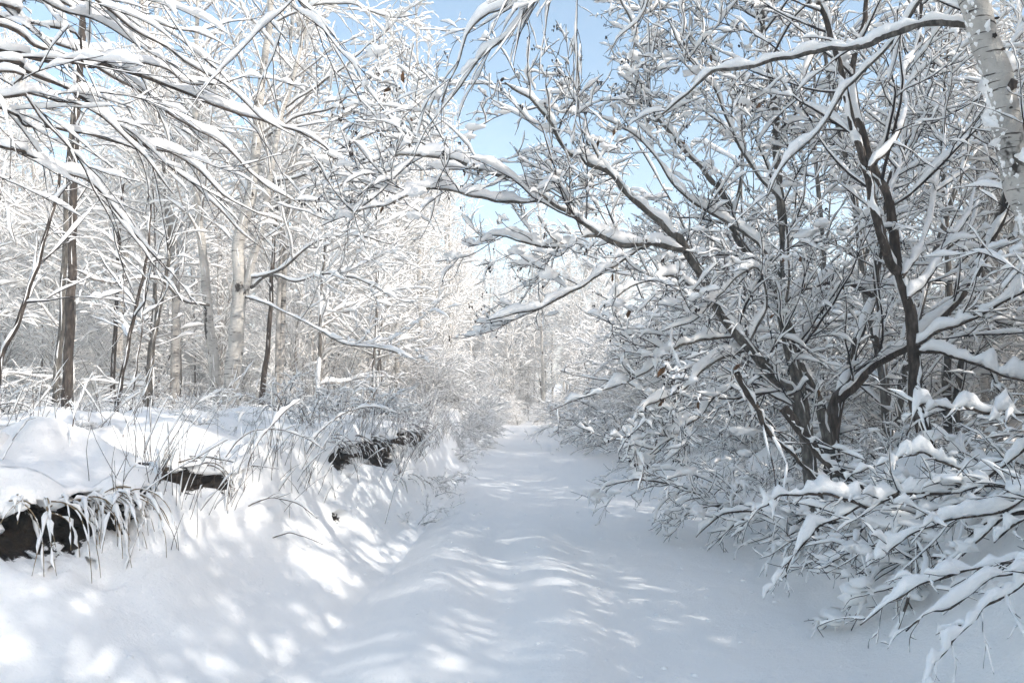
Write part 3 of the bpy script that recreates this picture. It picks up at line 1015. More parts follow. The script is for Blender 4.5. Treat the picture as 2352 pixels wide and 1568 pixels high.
for i_, (pts, d, r, lab) in enumerate(SAPL):
    x0, y0 = pts[0]
    g = lbase(x0 - (pts[1][0] - x0) * 0.3, y0, d)
    near_tree('sapling', g, [(traced(pts, d, d + 0.4, g), r, r * 0.4, 40, 0.018)], [], lab, 'sapling', None,
              M['dark_bark'] if i_ != 2 else M['alder'], M['twig'], 70 + i_, snow=(0.02, 0.03), twig_levels=TW_DARK)


# ------------------------------------------------------------------ woodland prototypes, copied as whole trees
def proto_tree(name, seed, height, r0, lean, levels, bark, twig, nst=1, spread=0.0, sides=6):
    rg = np.random.RandomState(seed)
    t = empty(name, (0, 0, 0))
    z = np.zeros(3)
    curves = []
    for s in range(nst):
        a = rg.rand() * 6.28
        dx, dy = math.cos(a) * spread, math.sin(a) * spread
        h = height * (1 - 0.25 * rg.rand() * (s > 0))
        P = [np.array([dx * 0.1, dy * 0.1, -0.3])]
        for k_ in range(1, 7):
            f = k_ / 6
            P.append(np.array([dx * f * (0.6 + f) + lean * f * f + rg.randn() * 0.012 * height * 0.35, dy * f * (0.6 + f) + rg.randn() * 0.012 * height * 0.35, h * f]))
        P, Rr = stem_curve(np.array(P), r0 * (1 if s == 0 else 0.75), r0 * 0.16, 30, rg, 0.01)
        v1, q1 = tubes(P, Rr, sides, 0.1, rg)
        v2, q2 = snow_tubes(P, Rr, 0.03, 5, rg, 1.0, 0.6, 0.1, 2)
        v, q = join_vq([(v1, q1), (v2, q2)])
        obj('trunk', make_mesh('trunk', v, q, bark, M['snow'], len(q1)), t)
        curves.append((P, Rr))
    P = np.concatenate([c[0] for c in curves])
    Rr = np.concatenate([c[1] for c in curves])
    lv, s0 = [], []
    for kw, s in levels:
        P, Rr = grow(P, Rr, rng=rg, **kw)
        lv.append((P, Rr))
        s0.append(s)
    v1, q1 = join_vq([tubes(P, Rr, 3) for P, Rr in lv])
    v2, q2 = join_vq([snow_tubes(P, Rr, s, 4, rg, 1.4, 0.3, 0.15, 1, 0.7) for (P, Rr), s in zip(lv, s0)])
    v, q = join_vq([(v1, q1), (v2, q2)])
    obj('crown', make_mesh('crown', v, q, twig, M['snow'], len(q1)), t, 'stuff')
    return t


LV_BIRCH = [
    (dict(per_m=5.0, t0=0.2, t1=1.0, ang=(25, 55), length=(1.0, 2.1), n=9, wig=0.07, trop=0.05, rr=0.4, rmin=0.005, slim=0.0065, taper=0.6), 0.027),
    (dict(per_m=5.2, t0=0.10, ang=(25, 55), length=(0.4, 0.95), n=6, wig=0.12, trop=0.0, rr=0.6, rmin=0.003, slim=0.0055, taper=0.4, flat=0.3), 0.024),
    (dict(per_m=7.6, t0=0.12, ang=(25, 55), length=(0.15, 0.48), n=4, wig=0.14, trop=-0.02, rr=0.7, rmin=0.0022, slim=0.005, taper=0.3, flat=0.4), 0.018),
]
LV_SLIM = [
    (dict(per_m=5.0, t0=0.05, t1=1.0, ang=(25, 55), length=(0.5, 1.2), n=8, wig=0.09, trop=0.03, rr=0.45, rmin=0.004, slim=0.0065, taper=0.55), 0.02),
    (dict(per_m=6.5, t0=0.10, ang=(25, 55), length=(0.2, 0.6), n=5, wig=0.12, trop=0.0, rr=0.6, rmin=0.003, slim=0.006, taper=0.4, flat=0.3), 0.015),
]
LV_LACE = [
    (dict(per_m=6.5, t0=0.12, t1=1.0, ang=(45, 80), length=(1.0, 2.2), n=11, wig=0.08, trop=0.0, rr=0.45, rmin=0.004, slim=0.006, taper=0.5, flat=0.55), 0.023),
    (dict(per_m=5.5, t0=0.10, ang=(25, 50), length=(0.35, 0.9), n=7, wig=0.1, trop=-0.01, rr=0.6, rmin=0.003, slim=0.0055, taper=0.4, flat=0.6), 0.018),
    (dict(per_m=5.5, t0=0.12, ang=(25, 50), length=(0.12, 0.4), n=4, wig=0.12, trop=-0.01, rr=0.7, rmin=0.0024, slim=0.006, taper=0.3, flat=0.5), 0.014),
]
LV_BUSH = [
    (dict(per_m=4.8, t0=0.05, t1=1.0, ang=(35, 80), length=(0.9, 1.9), n=9, wig=0.12, trop=-0.01, rr=0.5, rmin=0.0045, slim=0.007, taper=0.4, flat=0.3), 0.031),
    (dict(per_m=5.4, t0=0.10, ang=(25, 60), length=(0.35, 0.8), n=6, wig=0.14, trop=-0.02, rr=0.6, rmin=0.0034, slim=0.007, taper=0.4, flat=0.4), 0.025),
    (dict(per_m=6.5, t0=0.15, ang=(25, 60), length=(0.12, 0.36), n=4, wig=0.15, trop=-0.02, rr=0.7, rmin=0.0027, slim=0.008, taper=0.3, flat=0.3), 0.019),
]
PROTO = {
    'birch_a': proto_tree('birch_tree', 101, 10.5, 0.085, 0.4, LV_BIRCH, M['birch'], M['pale_twig']),
    'birch_b': proto_tree('birch_tree', 102, 9.0, 0.075, -0.5, LV_BIRCH, M['young_birch'], M['pale_twig'], 2, 0.6),
    'birch_c': proto_tree('birch_tree', 107, 6.5, 0.032, 0.3, LV_SLIM, M['young_birch'], M['pale_twig'], 3, 0.7, 5),
    'lace_a': proto_tree('young_beech', 111, 4.6, 0.03, 0.4, LV_LACE, M['alder'], M['pale_twig'], 1, 0.3, 5),
    'alder_a': proto_tree('alder_tree', 103, 7.0, 0.075, 0.6, LV_BUSH, M['alder'], M['twig'], 2, 1.0),
    'alder_b': proto_tree('alder_tree', 104, 5.2, 0.05, 0.2, LV_BUSH, M['dark_bark'], M['twig'], 3, 1.2),
    'bush_a': proto_tree('hazel_bush', 105, 3.2, 0.022, 0.3, LV_BUSH, M['alder'], M['pale_twig'], 5, 1.0, 5),
    'bush_b': proto_tree('hazel_bush', 106, 2.6, 0.018, 0.2, LV_BUSH, M['dark_bark'], M['twig'], 6, 1.1, 5),
}
used = set()


def plant(key, x, y, label, cat, group, rs, smin=0.85, smax=1.2, sink=0.0, rot=None):
    pr = PROTO[key]
    s = smin + (smax - smin) * rs.rand()
    loc = (x, y, zground(x, y) - sink)
    rz = rs.rand() * 6.283 if rot is None else rot
    sc = (s, s * (0.9 + 0.2 * rs.rand()))
    if key not in used:
        used.add(key)
        o = pr
        o.location = loc
        o.rotation_euler = (0, 0, rz)
        o.scale = (sc[0], sc[0], sc[1])
    else:
        o = copy_tree(pr, loc, rz, sc)
    return tag(o, label, cat, group)


rs = np.random.RandomState(7)


def scatter(n, xr, yr, mind, taken, keep=lambda x, y: True):
    out = []
    tries = 0
    while len(out) < n and tries < n * 60:
        tries += 1
        x = xr[0] + (xr[1] - xr[0]) * rs.rand()
        y = yr[0] + (yr[1] - yr[0]) * rs.rand()
        if not keep(x, y):
            continue
        if all((x - a) ** 2 + (y - b) ** 2 > mind * mind for a, b in taken):
            out.append((x, y))
            taken.append((x, y))
    return out


def in_view(x, y, margin=2.5):
    return y > 0 and abs(x) < 0.66 * y + margin


taken = [(-4.5, 4.9), (-4.1, 11.5), (-5.9, 10.7)]
LWOOD = [('birch_a', 'tall white birch deep in the sunlit left wood'), ('birch_b', 'twin-stemmed pale birch deep in the sunlit left wood'),
         ('birch_c', 'clump of slim birch rods in the sunlit left wood')]
for i_, (x, y) in enumerate(scatter(66, (-27, -2.4), (13.2, 42), 1.4, taken, lambda x, y: in_view(x, y))):
    k_, lab = LWOOD[rs.choice([0, 1, 2], p=[0.38, 0.3, 0.32])]
    plant(k_, x, y, lab, 'tree', 'trees of the left wood', rs)
for i_, (x, y) in enumerate(scatter(36, (-22, -2.0), (13.5, 32), 1.1, taken, lambda x, y: in_view(x, y))):
    k_, lab = [('bush_a', 'snowy brown undergrowth bush between the trunks of the left wood'), ('alder_b', 'dark many-stemmed young alder among the birches of the left wood'),
               ('bush_a', 'snowy brown undergrowth bush between the trunks of the left wood')][rs.randint(3)]
    if y < 17 and k_ == 'alder_b':
        k_, lab = 'bush_a', 'snowy brown undergrowth bush between the trunks of the left wood'
    f_ = 0.34 + 0.4 * min(1, (y - 13.5) / 10)
    plant(k_, x, y, lab, 'bush', 'undergrowth of the left wood', rs, f_, f_ * 1.2)
for i_, (x, y) in enumerate(scatter(30, (-19, -2.4), (12.4, 27), 1.2, taken, lambda x, y: in_view(x, y))):
    plant('lace_a', x, y, 'young tree with level layers of fine snowy twigs in the left wood', 'tree', 'young layered trees of the left wood', rs, 0.75, 1.2)
for (x, y) in ((-2.3, 29.5), (-2.9, 33.5), (-1.9, 38.0), (-3.1, 26.5), (-2.6, 22.5)):
    plant('birch_a', x, y, 'tall pale birch close to the left edge of the path, toward its far end', 'tree', 'tall birches by the left path edge', rs, 1.05, 1.2)
# end of the path
for i_, (x, y) in enumerate(scatter(54, (-10, 16), (38, 66), 1.4, taken)):
    plant(['birch_a', 'birch_b', 'birch_c', 'alder_b'][rs.randint(4)], x, y, 'pale hazy tree closing the far end of the path', 'tree', 'trees at the far end of the path', rs)
for i_, (x, y) in enumerate(scatter(14, (-3, 7), (36, 40), 0.9, taken)):
    plant(['bush_a', 'bush_b'][rs.randint(2)], x, y, 'low pale bush across the far end of the path', 'bush', 'bushes at the far end of the path', rs, 0.28, 0.45)
for (x, y, k_) in ((-0.7, 41, 'birch_c'), (-1.3, 46, 'birch_a'), (0.0, 50, 'birch_b'), (-0.6, 55, 'birch_a'), (-1.9, 43, 'birch_b'), (-0.2, 61, 'birch_a'), (-1.2, 51, 'birch_c'), (0.6, 42, 'birch_c'), (1.6, 41, 'birch_a'), (3.2, 43.5, 'birch_b'), (2.4, 46.5, 'birch_a'), (4.4, 40.5, 'birch_c'), (0.4, 44.5, 'birch_b'), (5.6, 43, 'birch_a'),
                   (2.1, 52, 'birch_a'), (3.6, 56, 'birch_a'), (4.6, 50, 'birch_b'), (3.0, 39.5, 'birch_c'), (2.0, 60, 'birch_a'), (0.9, 57, 'birch_b'), (3.3, 48.5, 'birch_a')):
    plant(k_, x, y, 'pale hazy tree closing the far end of the path', 'tree', 'trees at the far end of the path', rs)
plant('birch_c', -1.9, 24.0, 'fan-shaped young birch at the left edge of the path, before the far bend', 'tree', None, rs, 1.0, 1.02)
# right wood
for i_, (x, y) in enumerate(scatter(26, (3.8, 15), (9.6, 21), 1.3, taken, lambda x, y: in_view(x, y)) + scatter(48, (3.6, 34), (10.5, 44), 1.6, taken, lambda x, y: in_view(x, y))):
    k_, lab = [('alder_a', 'two-stemmed grey alder on the shaded rise of the right wood'), ('alder_b', 'dark young alder on the shaded rise of the right wood'),
               ('birch_b', 'pale birch among the alders of the shaded right wood'), ('birch_c', 'clump of slim rods among the alders of the shaded right wood')][rs.randint(4)]
    if y > 21:
        k_, lab = [('alder_b', 'dark young alder on the shaded rise of the right wood'), ('birch_c', 'clump of slim rods among the alders of the shaded right wood')][rs.randint(2)]
        plant(k_, x, y, lab, 'tree', 'trees of the right wood', rs, 0.6, 0.9)
        continue
    plant(k_, x, y, lab, 'tree', 'trees of the right wood', rs)
for i_, (x, y) in enumerate(scatter(40, (3.4, 20), (9, 30), 1.1, taken, lambda x, y: in_view(x, y))):
    plant(['bush_b', 'bush_a', 'bush_b'][rs.randint(3)], x, y, 'snowy thicket bush low in the shaded right wood', 'bush', 'undergrowth of the right wood', rs, 0.7, 1.05)
# trees just outside the picture on the right: they throw the shade that lies over the path
for i_, (x, y) in enumerate(scatter(38, (4.6, 15), (-11, 9), 1.45, taken, lambda x, y: not in_view(x, y, 0.9))):
    plant(['alder_a', 'alder_b', 'alder_a'][rs.randint(3)], x, y, 'snowy tree beyond the right edge shading the path', 'tree', 'trees beyond the right edge', rs, 0.85, 1.2)

# ------------------------------------------------------------------ brush along the right side of the path
TW_BRUSH = [
    (dict(per_m=6.0, t0=0.2, ang=(20, 55), length=(0.22, 0.6), n=8, wig=0.17, trop=-0.02, rr=0.6, rmin=0.0034, slim=0.008, taper=0.3), 0.018),
    (dict(per_m=8.0, t0=0.15, ang=(25, 60), length=(0.1, 0.3), n=5, wig=0.2, trop=-0.02, rr=0.65, rmin=0.0024, slim=0.009, taper=0.3), 0.0125),
    (dict(per_m=6.0, t0=0.05, ang=(30, 75), length=(0.03, 0.10), n=3, wig=0.18, trop=0.03, rr=0.8, rmin=0.0027, slim=0.014, taper=0.1), None),
]


def brush(name, base, seed, nst, length, rise, parts=True, s0=0.034, lean=(0, 0)):
    """a thicket of long stems that rise from one root and bow down under their snow"""
    rg = np.random.RandomState(seed)
    base = np.array(base, dtype=float)
    t = empty(name, base)
    curves = []
    for _ in range(nst):
        az = rg.rand() * 6.283
        d = norm(np.array([math.cos(az) + lean[0], math.sin(az) + lean[1], rise * (0.6 + 0.8 * rg.rand())]))
        L = length * (0.6 + 0.7 * rg.rand())
        n = 22
        P = [base + np.array([rg.randn() * 0.12, rg.randn() * 0.12, -0.1])]
        for _k in range(n - 1):
            d = norm(d + rg.randn(3) * 0.07 + np.array([0, 0, -0.085]))
            P.append(P[-1] + d * L / (n - 1))
        P = np.array(P)[None]
        r0 = 0.008 + 0.01 * rg.rand()
        Rr = (r0 * (1 - 0.75 * np.linspace(0, 1, n)))[None]
        curves.append((P, Rr))
        if parts:
            limb_part(t, base, 'stem', P, Rr, M['dark_bark'], rg, 5, s0, 7, 1.5, 0.35, 0.16, 0.1, 1)
    P = np.concatenate([c[0] for c in curves])
    Rr = np.concatenate([c[1] for c in curves])
    lv, ss = [], []
    if not parts:
        lv.append((P, Rr))
        ss.append(s0)
    for kw, s in TW_BRUSH:
        P, Rr = grow(P, Rr, rng=rg, **kw)
        lv.append((P, Rr))
        ss.append(s)
    if parts:
        twig_part(t, base, lv, M['twig'], rg, ss, gap=0.28, lump=1.2, wide=0.7, ssides=6, jitter=0.25)
    else:
        v1, q1 = join_vq([tubes(a, b, 3) for a, b in lv])
        v2, q2 = join_vq([snow_tubes(a, b, s, 5, rg, 1.7, 0.3, 0.22, 1, 0.7) for (a, b), s in zip(lv, ss) if s])
        v, q = join_vq([(v1, q1), (v2, q2)])
        obj('stems', make_mesh('stems', v - base, q, M['twig'], M['snow'], len(q1)), t, 'stuff')
    return t, lv


NEAR_BRUSH = [  # x, y, stems, length, rise, label
    (3.05, 4.35, 13, 0.72, 0.7, 'snow-loaded brush bowing over the path edge at the lower right'),
    (3.35, 5.2, 14, 0.85, 0.8, 'thick snowy brush behind the lowest bowed boughs on the right'),
    (2.85, 6.1, 14, 0.75, 0.75, 'snowy brush at the path edge in front of the alder clump'),
    (3.6, 6.3, 12, 1.05, 1.0, 'tangled snowy brush around the foot of the slender forked trunk'),
    (2.7, 7.3, 14, 0.85, 0.85, 'snowy brush hiding the foot of the alder clump'),
    (3.75, 4.3, 13, 0.85, 0.8, 'snowy brush at the right edge above the drooping thick bough'),
    (2.75, 5.2, 11, 0.75, 0.8, 'low snowy brush at the path edge left of the bowed branches'),
    (2.6, 8.6, 10, 1.4, 1.2, 'fine-twigged snowy brush just beyond the alder clump'),
]
for i_, (x, y, n_, L_, rise, lab) in enumerate(NEAR_BRUSH):
    t, lv = brush('brush', (x, y, zground(x, y)), 300 + i_, n_, L_, rise, True, 0.028, (-0.12, -0.1))
    tag(t, lab, 'brush')
    snow_clumps(t, lv[:2], 320 + i_, 60, (0.02, 0.06))
PROTO['brush_a'] = brush('brush', (0, 0, 0), 341, 13, 1.35, 1.3, False)[0]
PROTO['brush_b'] = brush('brush', (0, 0, 0), 342, 16, 1.15, 1.0, False)[0]
PROTO['brush_c'] = brush('brush', (0, 0, 0), 343, 11, 1.6, 1.6, False)[0]
tk = [(a[0], a[1]) for a in NEAR_BRUSH]
for i_, (x, y) in enumerate(scatter(28, (2.4, 6.5), (4.6, 18), 0.7, tk, lambda x, y: x < 2.6 + 0.35 * y)):
    plant(['brush_a', 'brush_b', 'brush_c'][rs.randint(3)], x, y, 'bowed snowy brush along the right side of the path', 'brush', 'brush along the right side', rs, 0.5, 0.8)
for i_, (x, y) in enumerate(scatter(22, (2.4, 4.2), (18, 35), 0.8, tk)):
    plant(['brush_a', 'brush_b', 'brush_c'][rs.randint(3)], x, y, 'distant snowy brush lining the right of the path', 'brush', 'far brush along the right side', rs, 0.8, 1.3)
for i_, (x, y) in enumerate(scatter(20, (-2.4, -1.05), (8.6, 20), 0.5, tk)):
    plant(['brush_a', 'brush_b', 'brush_c'][rs.randint(3)], x, y, 'fine snowy brush on the lip of the left bank by the path', 'brush', 'brush on the left bank', rs, 0.3, 0.48)
for i_, (x, y) in enumerate(scatter(26, (-2.8, -1.0), (17, 35), 0.6, tk)):
    plant(['brush_a', 'bush_a', 'bush_b'][rs.randint(3)], x, y, 'distant snowy brush lining the left of the path', 'brush', 'far brush along the left side', rs, 0.35, 0.6)
for i_, (x, y) in enumerate(scatter(22, (-8, -2.1), (5.9, 11), 0.6, tk, lambda x, y: in_view(x, y, 0.5))):
    plant(['brush_a', 'brush_b', 'brush_c'][rs.randint(3)], x, y, 'low snowy brush on top of the left bank below the trunks', 'brush', 'low brush on the left bank', rs, 0.2, 0.38)

# hand-placed boughs lying out over the snow at the lower right
g = groundpt(3.35, 3.6)
near_tree('fallen_branch', g, [], [
    (traced([(2480, 1250), (2352, 1337), (2311, 1365), (2263, 1397), (2223, 1433), (2179, 1477), (2143, 1533), (2125, 1585), (2110, 1640)], 3.55, 3.15, g), 0.012, 0.0035, 64, 0.03),
    (traced([(2420, 1265), (2330, 1290), (2230, 1312), (2111, 1341), (2067, 1369), (2023, 1389), (1971, 1439)], 3.75, 3.75, g), 0.011, 0.003, 40, 0.024),
    (traced([(2380, 1290), (2270, 1330), (2190, 1390), (2130, 1400), (2075, 1440)], 3.6, 3.4, g), 0.009, 0.003, 34, 0.026),
], 'thick snow-capped bough drooping into the lower right corner', 'branch', None, M['dark_bark'], M['twig'], 401,
    twig_levels=[(dict(per_m=9, t0=0.2, ang=(20, 60), length=(0.1, 0.34), n=7, wig=0.12, trop=-0.05, rr=0.6, rmin=0.0022, slim=0.009, taper=0.3), 0.018),
                 (dict(per_m=9, t0=0.2, ang=(30, 60), length=(0.04, 0.1), n=4, wig=0.15, rr=0.7, rmin=0.0017, slim=0.012, taper=0.2), 0.008)])
g = groundpt(3.7, 4.9)
near_tree('fallen_branch', g, [], [
    (traced([(2420, 980), (2352, 1033), (2283, 1089), (2219, 1125), (2091, 1130), (1991, 1158), (1903, 1201), (1843, 1249), (1811, 1289), (1803, 1325)], 4.9, 4.6, g), 0.016, 0.004, 56, 0.036),
    (traced([(2060, 1128), (1991, 1165), (1943, 1145), (1863, 1133), (1763, 1153), (1715, 1192)], 4.75, 4.6), 0.012, 0.003, 40, 0.042),
    (traced([(2450, 930), (2352, 952), (2268, 945), (2190, 938), (2114, 935), (2085, 1000)], 5.2, 5.0, g), 0.018, 0.005, 46, 0.045),
    (traced([(2280, 1085), (2200, 1075), (2120, 1040), (2040, 1060), (1960, 1090)], 4.9, 4.9), 0.01, 0.003, 36, 0.03),
    (traced([(2400, 1130), (2300, 1180), (2200, 1190), (2110, 1210), (2040, 1260), (1990, 1300)], 4.4, 4.2, g), 0.012, 0.003, 40, 0.034),
], 'long bowed branches with thick rolls of sunlit snow in front of the forked trunk', 'branch', None, M['dark_bark'], M['twig'], 402,
    twig_levels=[(dict(per_m=9, t0=0.2, ang=(20, 60), length=(0.12, 0.4), n=7, wig=0.12, trop=-0.05, rr=0.6, rmin=0.0025, slim=0.009, taper=0.3), 0.022),
                 (dict(per_m=9, t0=0.2, ang=(30, 60), length=(0.05, 0.14), n=4, wig=0.15, rr=0.7, rmin=0.0018, slim=0.012, taper=0.2), 0.01)])
g = groundpt(2.95, 6.3)
near_tree('fallen_branch', g, [], [
    (traced([(1690, 850), (1715, 900), (1739, 941), (1763, 985), (1811, 1037), (1851, 1073), (1899, 1117), (1960, 1160)], 5.6, 5.9), 0.024, 0.012, 44, 0.02),
    (traced([(1800, 935), (1850, 1000), (1890, 1050), (1940, 1090), (2000, 1140)], 6.6, 6.4), 0.045, 0.03, 40, 0.025),
], 'bare dark stems slanting down to the right in front of the alder clump', 'branch', None, M['dark_bark'], M['twig'], 403, twig_levels=TW_BRUSH[:1])

# ------------------------------------------------------------------ snow-caked grass hanging over the bare soil of the left bank
px2, py2 = pix(PB)


def surf(x, y):
    d = (px2 - x) ** 2 + (py2 - y) ** 2 + (PB[..., 1] < 2) * 1e9
    i_ = np.unravel_index(np.argmin(d + PB[..., 1] * 3), d.shape)
    return PB[i_].copy(), np.array([outw[i_[0], 0, 0], outw[i_[0], 0, 1], 0.0])


TUFTS = [  # pixel x from, to, pixel y of the lip, blades, length, label
    (20, 110, 1150, 7, 0.42, 'snow-caked grass hanging over the leftmost patch of bare brown soil'),
    (105, 225, 1140, 26, 0.45, 'dense curtain of snowy grass blades right of the brown soil patch'),
    (225, 330, 1130, 24, 0.4, 'snowy drooping grass left of the small round hole in the bank'),
    (385, 560, 1055, 9, 0.36, 'few snowy blades hanging across the wide dark hollow in the bank'),
    (745, 930, 1005, 44, 0.42, 'dark drooping grass with snow at the far hollow near the path'),
    (900, 1060, 975, 40, 0.45, 'fine snowy grass overhanging the bank beyond the far hollow'),
    (880, 1060, 1090, 26, 0.3, 'sparse bent grass low on the bank beside the path'),
]
rg = np.random.RandomState(77)
for (x0, x1, yl, nb, L_, lab) in TUFTS:
    c, _ = surf((x0 + x1) / 2, yl)
    t = tag(empty('grass_tuft', c), lab, 'grass')
    C = np.empty((nb, 12, 3))
    for b_ in range(nb):
        p, ow = surf(x0 + (x1 - x0) * rg.rand(), yl + rg.randn() * 8)
        p = p + ow * 0.03 - np.array([0, 0, 0.02])
        d = norm(ow * (0.5 + 0.9 * rg.rand()) + np.array([rg.randn() * 0.5 + 0.3, rg.randn() * 0.45, 0.1 + 0.8 * rg.rand()]))
        L = L_ * (0.35 + 0.95 * rg.rand())
        for k_ in range(12):
            C[b_, k_] = p
            d = norm(d + rg.randn(3) * 0.05 + np.array([0, 0, -0.24]))
            p = p + d * L / 11
    Rr = np.repeat((0.0045 * (1 - 0.6 * np.linspace(0, 1, 12)))[None], nb, 0)
    v, q_ = tubes(C, Rr, 4)
    o = obj('blades', make_mesh('blades', v - c, q_, M['straw'] if yl > 1100 else M['stalk']), t, 'stuff')
    v, q_ = snow_tubes(C, Rr, 0.014 if yl > 1030 and yl < 1080 or yl > 1100 else 0.010, 6, rg, 2.4, 0.8, 0.5, 0, 0.6)
    obj('snow', make_mesh('snow', v - c, q_, M['snow']), o, 'stuff')

# crumbs of snow fallen from the branches
rg = np.random.RandomState(88)
Vs = []
for _ in range(420):
    if rg.rand() < 0.62:
        y = 3.2 + 9 * rg.rand() ** 1.5
        x = -0.9 + 3.2 * rg.rand() ** 0.7
        c = np.array([x, y, float(low_ground(np.array(x), np.array(y)))])
    else:
        c = PB[rg.randint(120, 420), rg.randint(50, 92)]
    sz = 0.005 + 0.016 * rg.rand() ** 3
    Vs.append(FV * (1 + 0.5 * (rg.rand(len(FV), 1) - 0.5)) * sz * np.array([1.2, 1.2, 0.7]) + c)
V = np.vstack(Vs)
F = (FF[None] + (np.arange(len(Vs)) * len(FV))[:, None, None]).reshape(-1, 3)
tag(obj('snow_crumbs', make_mesh('snow_crumbs', V, F, M['snow'])), 'small crumbs of snow fallen from the branches onto path and bank', 'snow', None, 'stuff')

# thin arching stems on the bank
ARCS = [([(565, 1150), (620, 1143), (680, 1155), (730, 1190)], 'thin bare stem arching low over the middle of the snowy bank slope'),
        ([(500, 1060), (560, 1000), (620, 985), (690, 1000), (750, 1035)], 'thin bare stem arching high above the wide dark hollow'),
        ([(545, 1120), (575, 1050), (610, 995), (650, 950), (690, 915)], 'thin snowy rod slanting up right from the wide dark hollow'),
        ([(405, 1055), (470, 1050), (560, 1065), (640, 1075)], 'bare stalk lying level above the wide dark hollow'),
        ([(0, 1055), (30, 1010), (60, 970), (85, 930)], 'bent dark rod leaning at the far left edge above the soil patch'),
        ([(150, 1020), (170, 960), (190, 905), (215, 850)], 'dark rod leaning right from the top of the left bank, above the grass curtain'),
        ([(275, 1010), (300, 960), (330, 905), (350, 860)], 'dark rod leaning right from the bank top, above the small round hole'),
        ([(700, 1040), (740, 985), (800, 945), (860, 935), (920, 950)], 'snowy stem arching toward the path beside the far hollow'),
        ([(620, 1227), (660, 1224), (700, 1232), (740, 1250)], 'short bare stalk lying on the lower slope of the bank'),
        ([(880, 1200), (905, 1130), (930, 1070), (940, 1020)], 'slender stalk upright on the slope below the far hollow')]
for i_, (pts, lab) in enumerate(ARCS):
    p0, _ = surf(*pts[0])
    P = traced(pts, p0[1], p0[1] + 0.15 + 0.3 * (pts[0][1] - pts[-1][1] > 60))
    P[0] = p0 - np.array([0, 0, 0.03])
    t = tag(empty('bare_stem', p0), lab, 'stem')
    Pc, Rr = stem_curve(P, 0.0055, 0.002, 26, rg, 0.004)
    limb_part(t, p0, 'stalk', Pc, Rr, M['stalk'], rg, 5, 0.008 if i_ not in (2, 7) else 0.022, 6, 1.2, 0.2, 0.2, 0.0, 1)
    P2, R2 = grow(Pc, Rr, 7, rg, 0.2, 1, (20, 45), (0.06, 0.2), 5, 0.1, -0.03, 0.7, 0.0014)
    twig_part(t, p0, [(P2, R2)], M['stalk'], rg, [0.005])

# dry grass and stalks poking through the snow: nobody could count them
rg = np.random.RandomState(91)
base_pts = []
while len(base_pts) < 1800:
    k_ = rg.rand()
    if k_ < 0.75:
        y = 4.6 + 12 * rg.rand() ** 1.2
        lx = float(np.interp(y, LIP[:, 1], LIP[:, 0]))
        x = lx - 0.15 - rg.rand() ** 1.6 * (1.2 + 0.5 * y) + 0.25 * (rg.rand() < 0.15)
        x = min(x, lx - 0.1)
        if rg.rand() < 0.3:
            i2 = np.argmin((LF[:, 1] - y) ** 2 + (LF[:, 0] - lx) ** 2 * 0.3)
            j2 = rg.randint(20, 55)
            base_pts.append(tuple(PB[i2, j2] - np.array([0, 0, 0.04])))
            continue
        if vnoise(x * 0.8, y * 0.8, 15) < -0.12:
            continue
    else:
        y = 5 + 14 * rg.rand()
        x = 2.5 + rg.rand() ** 1.4 * 2.5
    base_pts.append((x, y, zground(x, y) - 0.05))
base_pts = np.array(base_pts)
K = len(base_pts)
C = np.empty((K, 6, 3))
d = norm(np.c_[rg.randn(K) * 0.28 + 0.12, rg.randn(K) * 0.28, np.ones(K)])
L = (0.18 + 0.5 * rg.rand(K) ** 1.5) * (1 + 0.2 * (base_pts[:, 1] > 8))
p = base_pts.copy()
for k_ in range(6):
    C[:, k_] = p
    d = norm(d + rg.randn(K, 3) * 0.07 + np.array([0.02, 0, -0.05]))
    p = p + d * (L / 5)[:, None]
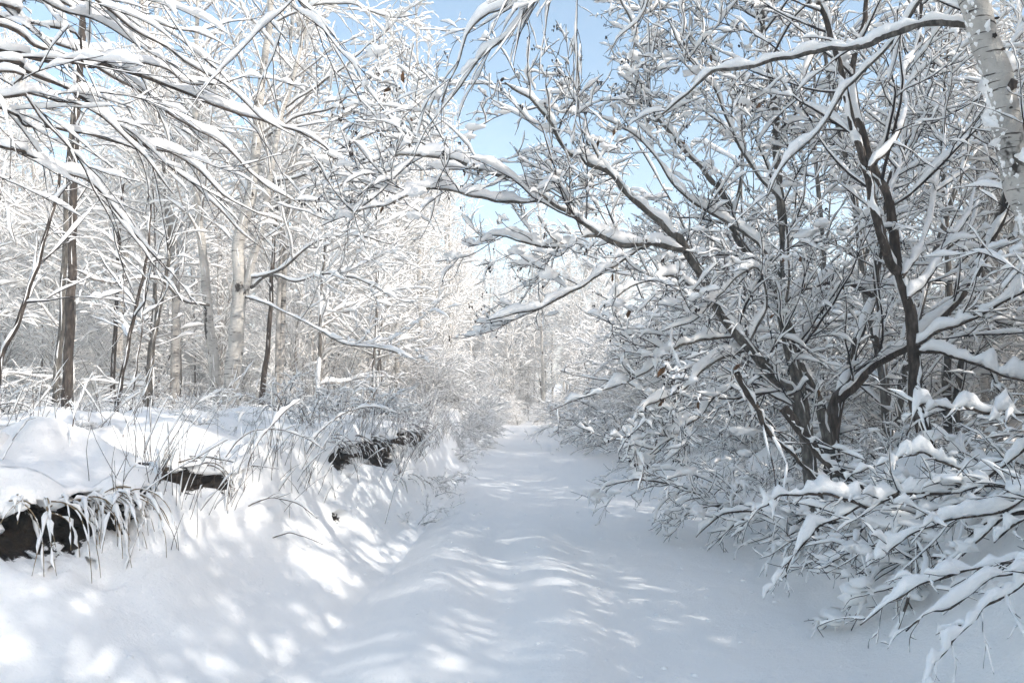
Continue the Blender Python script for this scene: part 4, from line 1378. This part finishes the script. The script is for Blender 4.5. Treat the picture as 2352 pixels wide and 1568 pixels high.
Rr = np.repeat((0.0026 * (1 - 0.55 * np.linspace(0, 1, 6)))[None], K, 0)
v1, q1 = tubes(C, Rr, 3)
v2, q2 = snow_tubes(C[::2], Rr[::2], 0.012, 4, rg, 1.4, 0.5, 0.3, 0, 0.6)
v, q_ = join_vq([(v1, q1), (v2, q2)])
tag(obj('dry_grass', make_mesh('dry_grass', v, q_, M['stalk'], M['snow'], len(q1))), 'thin dry grass stalks poking through the snow on both sides of the path', 'grass', None, 'stuff')

for (x, y) in ((8.0, -2.4), (9.2, -1.0), (5.4, -0.9), (6.4, -0.7), (5.2, 0.35), (6.0, -2.0)):
    plant('alder_a', x, y, 'snowy tree beyond the right edge shading the path', 'tree', 'trees beyond the right edge', rs, 1.0, 1.15)

for key, o in PROTO.items():
    if key not in used:
        for c in list(o.children_recursive):
            bpy.data.objects.remove(c)
        bpy.data.objects.remove(o)

# ------------------------------------------------------------------ the haze in the air
HZ = 1
if HZ:
    b0, b1 = np.array([-250.0, -45.0, -3.0]), np.array([250.0, 260.0, 20.0])
    V = np.array([[(b0, b1)[a][0], (b0, b1)[b][1], (b0, b1)[c][2]] for c in (0, 1) for b in (0, 1) for a in (0, 1)])
    F = np.array([(0, 2, 3, 1), (4, 5, 7, 6), (0, 1, 5, 4), (2, 6, 7, 3), (0, 4, 6, 2), (1, 3, 7, 5)])
    hm = bpy.data.materials.new('haze_air')
    hm.use_nodes = True
    hn = hm.node_tree.nodes
    hn.clear()
    ho = hn.new('ShaderNodeOutputMaterial')
    hv = hn.new('ShaderNodeVolumePrincipled')
    hv.inputs['Color'].default_value = (1.0, 0.985, 0.95, 1)
    hv.inputs['Density'].default_value = 0.0042
    hv.inputs['Anisotropy'].default_value = 0.0
    hm.node_tree.links.new(hv.outputs[0], ho.inputs['Volume'])
    hz = tag(obj('haze', make_mesh('haze', V, F, hm)), 'thin pale winter haze filling the whole wood', 'haze', None, 'stuff')

tot = sum(len(m.polygons) * 2 for m in bpy.data.meshes)
print('TRIANGLES', tot, 'objects', len(bpy.data.objects))
